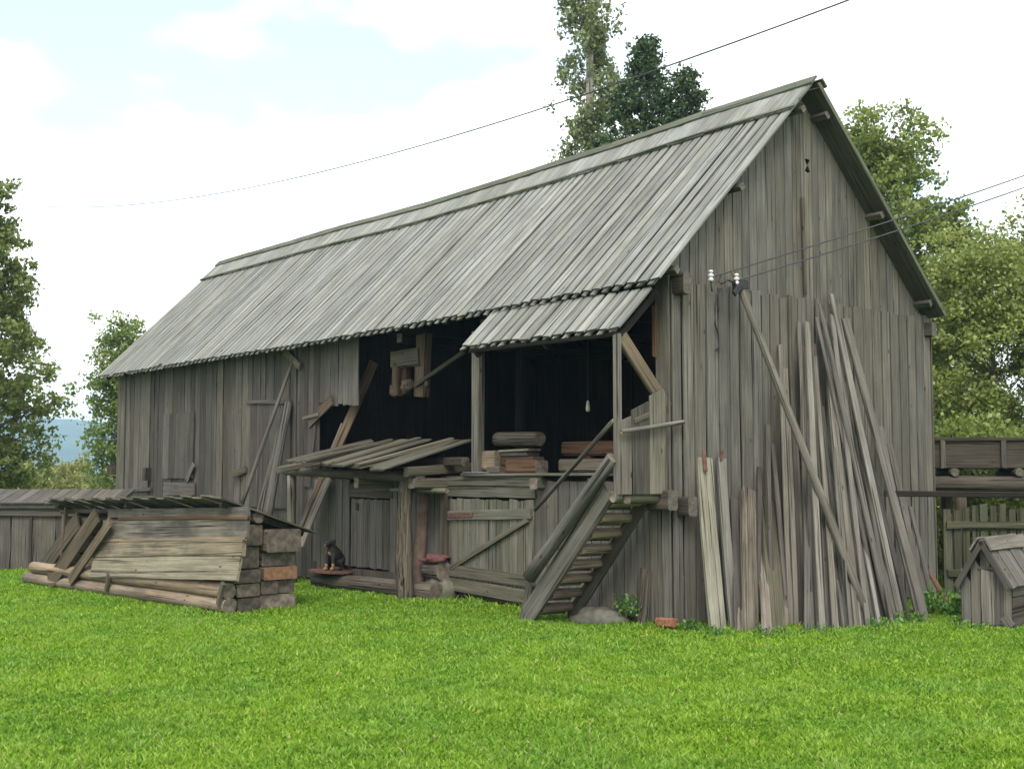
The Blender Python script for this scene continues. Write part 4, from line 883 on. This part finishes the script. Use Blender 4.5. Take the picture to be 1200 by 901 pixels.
# ------------------------------------------------------------------ foliage
def leaves(name, cen, size, mat, parent, tone, Mw, flat_=.3, asp=.62):
    n = len(cen); a = rng.normal(size=(n, 3)); a[:, 2] += flat_ * np.abs(a[:, 2]); a /= np.linalg.norm(a, axis=1)[:, None]
    t = rng.normal(size=(n, 3)); t -= (t * a).sum(1)[:, None] * a; t /= np.linalg.norm(t, axis=1)[:, None]; b = np.cross(a, t)
    s = (size * rng.uniform(.6, 1.35, n))[:, None]; cv = rng.uniform(-.1, .35, n)[:, None]
    V = np.stack([cen - t * s * .5, cen + b * s * asp * .5 + a * s * cv * .3, cen + t * s * .5, cen - b * s * asp * .5 + a * s * cv * .3], 1).reshape(-1, 3)
    me = bpy.data.meshes.new(name); me.vertices.add(4 * n); me.vertices.foreach_set('co', V.astype(np.float32).ravel())
    me.loops.add(4 * n); me.loops.foreach_set('vertex_index', np.arange(4 * n, dtype=np.int32)); me.polygons.add(n)
    me.polygons.foreach_set('loop_start', np.arange(0, 4 * n, 4, dtype=np.int32)); me.update(calc_edges=True)
    at = me.attributes.new('tone', 'FLOAT', 'FACE'); at.data.foreach_set('value', np.clip(tone, 0, 1).astype(np.float32))
    return link(name, me, mat, Mw, parent)
def tree(name, label, base, H, env, nclump, nleaf, size, mat, tr=.2, bark='bark', csz=(.5, .9), z0=.25, group=None, trunk_top=.92, droop=0., cat='tree', lean_=(0, 0), squash=.75, elong=1.0, wob=.008):
    """env(u) = crown radius at height fraction u; clumps sit on limbs that leave the trunk"""
    base = Vector(base); t = thing(name, label, cat, tuple(base), group); M = Matrix.Translation(base)
    V, Fc = [], []
    def tubeadd(pts, rs, sides=6):
        s0 = len(V)
        for i, p in enumerate(pts):
            a = pts[max(i - 1, 0)]; b = pts[min(i + 1, len(pts) - 1)]; d = (b - a).normalized(); x = d.orthogonal().normalized(); y = d.cross(x)
            for k in range(sides): q = 2 * PI * k / sides; V.append(p + x * math.cos(q) * rs[i] + y * math.sin(q) * rs[i])
        for i in range(len(pts) - 1):
            for k in range(sides): a, b = s0 + i * sides + k, s0 + i * sides + (k + 1) % sides; Fc.append((a, b, b + sides, a + sides))
    def axis(u): return Vector((lean_[0] * u * u * H + wob * H * math.sin(u * 5 + H), lean_[1] * u * u * H + wob * H * math.sin(u * 4 + H * 2), u * H))
    us = [i / 9 * trunk_top for i in range(10)]; tubeadd([axis(u) for u in us], [tr * (1 - u) ** .8 + .012 for u in us], 9)
    cen, ton = [], []
    for c in range(nclump):
        u = z0 + (1 - z0) * ((c + R.random()) / nclump); a = R.uniform(0, 2 * PI); rr = env(u) * math.sqrt(R.uniform(.12, 1)); p = axis(u) + Vector((math.cos(a) * rr, math.sin(a) * rr, -droop * rr))
        ub = max(.08, u - rr / H * R.uniform(.5, 1.1)); q = axis(min(ub, trunk_top)); mid = q.lerp(p, .55) + Vector((0, 0, .12 * rr))
        r0 = min(.05, tr * .3) * (1 - .6 * u); tubeadd([q, mid, p], [r0, r0 * .6, r0 * .25], 5)
        cs = R.uniform(*csz); m = max(8, int(nleaf / nclump * R.uniform(.6, 1.4))); d = rng.normal(size=(m, 3)); d /= np.linalg.norm(d, axis=1)[:, None]
        # sub clumps make the outline uneven
        sub = rng.normal(size=(7, 3)) * .55; k = rng.integers(0, 7, m); pos = (sub[k] + d * rng.uniform(.15, .62, m)[:, None]) * cs; pos[:, 2] *= squash * elong
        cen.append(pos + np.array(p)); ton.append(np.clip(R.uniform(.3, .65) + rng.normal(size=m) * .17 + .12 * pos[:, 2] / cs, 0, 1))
    link('trunk', mesh(V, Fc, 'trunk', True), bark, M, t)
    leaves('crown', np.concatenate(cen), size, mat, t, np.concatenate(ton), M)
    return t
def gpos(px, D):
    d = ray(px, 559); p = CAM + d * (D / d.dot(FW)); p.z = 0; return p
GT = 'trees behind the barn'
tree('poplar_tree', 'tall slender poplar rising above the barn ridge', gpos(702, 36), 20, lambda u: .82 * math.sin(PI * min(1, .12 + u * .85)) ** .6 + .1, 110, 26000, .13, 'leaf_poplar', .26, 'pale_bark', (.26, .48), .3, GT, elong=1.9)
tree('spruce_tree', 'dark green conical evergreen right of the poplar behind the ridge', gpos(764, 33), 13.6, lambda u: min(2.6, 7.6 * (1 - u)) + .03, 330, 28000, .10, 'leaf_dark', .2, 'bark', (.12, .32), .6, GT, droop=.25)
tree('spruce_tree', 'lower dark evergreen at the right shoulder of the conical one', gpos(813, 32), 12.4, lambda u: min(2.2, 6.6 * (1 - u)) + .03, 230, 18000, .10, 'leaf_dark', .16, 'bark', (.12, .3), .6, GT, droop=.2)
tree('broadleaf_tree', 'big bright green broadleaf tree behind the right roof slope', gpos(1035, 31), 10.6, lambda u: 1.75 * math.sin(PI * min(.97, .15 + u * .8)) ** .7 + .15, 105, 46000, .125, 'leaf_broad', .28, 'bark', (.45, .75), .22, GT)
tree('broadleaf_tree', 'smaller bright green tree right of the big broadleaf tree', gpos(1130, 30), 8.1, lambda u: 1.0 * math.sin(PI * min(.97, .15 + u * .8)) ** .7 + .15, 50, 18000, .12, 'leaf_broad', .15, 'bark', (.4, .65), .25, GT)
tree('willow_bush', 'large yellowish green willow bush beside the barn right corner', gpos(1165, 22), 5.6, lambda u: 1.75 * math.sin(PI * min(.98, .25 + u * .72)) ** .6 + .2, 150, 64000, .08, 'leaf_willow', .06, 'bark', (.3, .6), .12, GT, cat='bush')
tree('willow_bush', 'second willow bush at the right edge of the picture', gpos(1262, 23), 6.6, lambda u: 1.9 * math.sin(PI * min(.98, .25 + u * .72)) ** .6 + .2, 120, 44000, .085, 'leaf_willow', .06, 'bark', (.35, .6), .12, GT, cat='bush')
tree('willow_bush', 'low green shrub filling the gap behind the picket fence', gpos(1135, 19.5), 2.4, lambda u: 1.5 * math.sin(PI * min(.98, .3 + u * .68)) ** .5 + .1, 60, 22000, .085, 'leaf_broad', .06, 'bark', (.3, .5), .1, GT, cat='bush')
tree('lime_tree', 'tall dark tree with layered branches at the left edge', gpos(-46, 31), 9.4, lambda u: 3.0 * (1 - u) ** .6 * min(1, .12 + 2.2 * u) + .12, 150, 38000, .13, 'leaf_left', .3, 'bark', (.32, .62), .12, 'trees at the left', droop=.1)
tree('ash_tree', 'small airy green tree beside the far end of the barn', gpos(138, 40), 6.6, lambda u: .72 * math.sin(PI * min(.97, .1 + u * .85)) ** .7 + .1, 60, 16000, .12, 'leaf_birch', .14, 'bark', (.4, .65), .2, 'trees at the left')
for i, (px, D, h, lb) in enumerate(((66, 46, 1.9, 'leftmost pale meadow bush between tall tree and barn'), (92, 52, 2.1, 'middle pale meadow bush left of the barn end'), (40, 42, 1.7, 'pale meadow bush under the tall left tree'), (118, 56, 1.6, 'pale meadow bush right at the barn far end'))):
    tree('meadow_bush', lb, gpos(px, D), h, lambda u: 1.1 * math.sin(PI * min(.98, .3 + u * .68)) ** .5 + .1, 30, 6000, .12, 'leaf_meadow', .04, 'bark', (.3, .55), .1, 'bushes on the meadow', cat='bush', elong=1.3)
# the far bank of weeds on the meadow
def weeds(name, label, loc, n, h, rad, size, group='weeds at the foot of the barn'):
    t = thing(name, label, 'weeds', tuple(loc), group); M = Matrix.Translation(Vector(loc)); V, Fc = [], []; cen = []
    for s in range(n):
        a = R.uniform(0, 2 * PI); r = rad * math.sqrt(R.random()); hh_ = h * R.uniform(.5, 1); b = Vector((math.cos(a) * r, math.sin(a) * r * .6, 0)); tp = b + Vector((R.uniform(-.08, .08), R.uniform(-.08, .08), hh_)); s0 = len(V)
        for p in (b, tp):
            for k in range(3): V.append(p + Vector((math.cos(k * 2.1) * .004, math.sin(k * 2.1) * .004, 0)))
        for k in range(3): Fc.append((s0 + k, s0 + (k + 1) % 3, s0 + 3 + (k + 1) % 3, s0 + 3 + k))
        for k in range(14): cen.append(b.lerp(tp, R.uniform(.15, 1)) + Vector((R.uniform(-.06, .06), R.uniform(-.06, .06), 0)))
    link('stem', mesh(V, Fc, 'stem'), 'leaf_weed', M, t)['kind'] = 'stuff'; cen = np.array([tuple(c) for c in cen]); leaves('foliage', cen, size, 'leaf_weed', t, rng.uniform(.1, .9, len(cen)), M)
weeds('weed_clump', 'nettle clump between the gable corner and the kennel', oZ(1108, 722), 26, .34, .28, .07)
weeds('weed_clump', 'low weeds in front of the last leaning board', oZ(1072, 733), 12, .16, .2, .05)
weeds('weed_clump', 'weeds growing between boulder and leaning slab', oY(738, 722, -.14), 14, .26, .14, .045)
weeds('weed_clump', 'small weeds at the barn corner by the brick', oZ(806, 739), 10, .14, .14, .04)

for lb, q in (('sparse weeds under the pale strapped board', (838, 746)), ('sparse weeds under the wide mossy slab', (905, 747)), ('sparse weeds under the left of the lath fan', (958, 745)), ('sparse weeds under the right of the lath fan', (1030, 738)), ('sparse weeds at the kennel front left corner', (1132, 738)), ('sparse weeds at the foot of the stairs', (640, 722))):
    weeds('weed_clump', lb, oZ(*q), 9, .13, .22, .035)
# ------------------------------------------------------------------ lawn grass
def grass():
    pts = []; NB = 620000; D = []
    while sum(len(p) for p in pts) < NB:
        m = 200000; d = 6.2 * np.exp(rng.uniform(0, 1, m) * math.log(25 / 6.2)); lx = rng.uniform(-.57, .57, m) * d
        keep = rng.uniform(0, 1, m) < np.minimum(1, d / 11.0) ** .35
        dxy = np.array((_d.x, _d.y)); rxy = np.array((RT.x, RT.y)); p = np.array((CAM.x, CAM.y)) + d[:, None] * dxy + lx[:, None] * rxy
        inb = (p[:, 0] < .0) & (p[:, 0] > -16.4) & (p[:, 1] > -.03) & (p[:, 1] < 5.2)
        qa = (p[:, 0] - PO.x) * pa.x + (p[:, 1] - PO.y) * pa.y; qb = (p[:, 0] - PO.x) * pbk.x + (p[:, 1] - PO.y) * pbk.y
        inp = (qa > .0) & (qa < 5.5) & (qb > .05) & (qb < .95)
        ok = keep & ~inb & ~inp; pts.append(p[ok]); D.append(d[ok])
    P = np.concatenate(pts)[:NB]; d = np.concatenate(D)[:NB]; n = len(P)
    z = np.array([zg(x, y) for x, y in P])
    cl = np.array([noise.noise((x * 1.1, y * 1.1, 7)) for x, y in P]); cl2 = np.array([noise.noise((x * 5, y * 5, 2)) for x, y in P])
    h = (.027 + .026 * rng.random(n) + .022 * cl + .018 * cl2) * (1 + .25 * (rng.random(n) < .04)); h = np.clip(h, .014, .13)
    near = np.clip(1 - (np.abs(P[:, 1] + .08)) / .35, 0, 1) * (P[:, 0] < .1) + np.clip(1 - np.abs(P[:, 0] - .5) / .7, 0, 1) * (P[:, 1] > 0) * (P[:, 1] < 3); h *= 1 + 1.3 * near * rng.random(n)
    a = rng.uniform(0, 2 * PI, n); wd = .0035 + .0045 * rng.random(n) + .00022 * d; broad = rng.random(n) < .36
    wd = np.where(broad, wd * 2.6, wd); h = np.where(broad, h * .55, h)
    lean = rng.uniform(.2, 1.0, n) * h; lean = np.where(broad, lean * 2.0, lean); b = rng.uniform(0, 2 * PI, n)
    sx, sy = np.cos(a) * wd, np.sin(a) * wd; lx, ly = np.cos(b) * lean, np.sin(b) * lean; o = z - .004
    V = np.empty((n, 5, 3)); 
    V[:, 0] = np.stack([P[:, 0] - sx, P[:, 1] - sy, o], 1); V[:, 1] = np.stack([P[:, 0] + sx, P[:, 1] + sy, o], 1)
    V[:, 2] = np.stack([P[:, 0] + sx * .8 + lx * .35, P[:, 1] + sy * .8 + ly * .35, o + h * .62], 1); V[:, 3] = np.stack([P[:, 0] - sx * .8 + lx * .35, P[:, 1] - sy * .8 + ly * .35, o + h * .62], 1)
    V[:, 4] = np.stack([P[:, 0] + lx, P[:, 1] + ly, o + h], 1)
    me = bpy.data.meshes.new('grass'); me.vertices.add(5 * n); me.vertices.foreach_set('co', V.astype(np.float32).ravel())
    base = (np.arange(n) * 5)[:, None]; idx = np.concatenate([base + np.array([[0, 1, 2, 3]]), base + np.array([[3, 2, 4]])], 1).astype(np.int32)
    me.loops.add(7 * n); me.loops.foreach_set('vertex_index', idx.ravel()); me.polygons.add(2 * n)
    ls = np.stack([np.arange(n) * 7, np.arange(n) * 7 + 4], 1).astype(np.int32); me.polygons.foreach_set('loop_start', ls.ravel()); me.update(calc_edges=True)
    tn = np.clip(.45 + .22 * rng.normal(size=n) + .14 * cl + .2 * cl2 - .02 * broad, 0, 1); tn = np.where(rng.random(n) < .02, 1.0, np.minimum(tn, .9))
    at = me.attributes.new('tone', 'FLOAT', 'FACE'); at.data.foreach_set('value', np.repeat(tn, 2).astype(np.float32))
    o_ = link('lawn_grass', me, 'grass_blades', Matrix()); tag(o_, 'short bright green lawn grass with clover in front of the barn', 'grass', kind='stuff')
grass()

# ------------------------------------------------------------------ air
HZ = True
if HZ:
    hm, ht, hb = newmat('air'); ht.nodes.remove(hb); ho = [n for n in ht.nodes if n.type == 'OUTPUT_MATERIAL'][0]
    pv = ht.nodes.new('ShaderNodeVolumePrincipled'); pv.inputs['Color'].default_value = (.50, .77, 1, 1); pv.inputs['Density'].default_value = .0005; pv.inputs['Anisotropy'].default_value = .2
    ht.links.new(pv.outputs[0], ho.inputs['Volume'])
    a, b = Vector((-2700, -900, -4)), Vector((1200, 2700, 120))
    V = [(x, y, z) for x in (a.x, b.x) for y in (a.y, b.y) for z in (a.z, b.z)]
    hz = link('haze', mesh(V, [(0, 1, 3, 2), (4, 6, 7, 5), (0, 4, 5, 1), (2, 3, 7, 6), (0, 2, 6, 4), (1, 5, 7, 3)], 'haze'), 'air', Matrix()); tag(hz, None, None, kind='stuff')
S.render.engine = 'CYCLES'
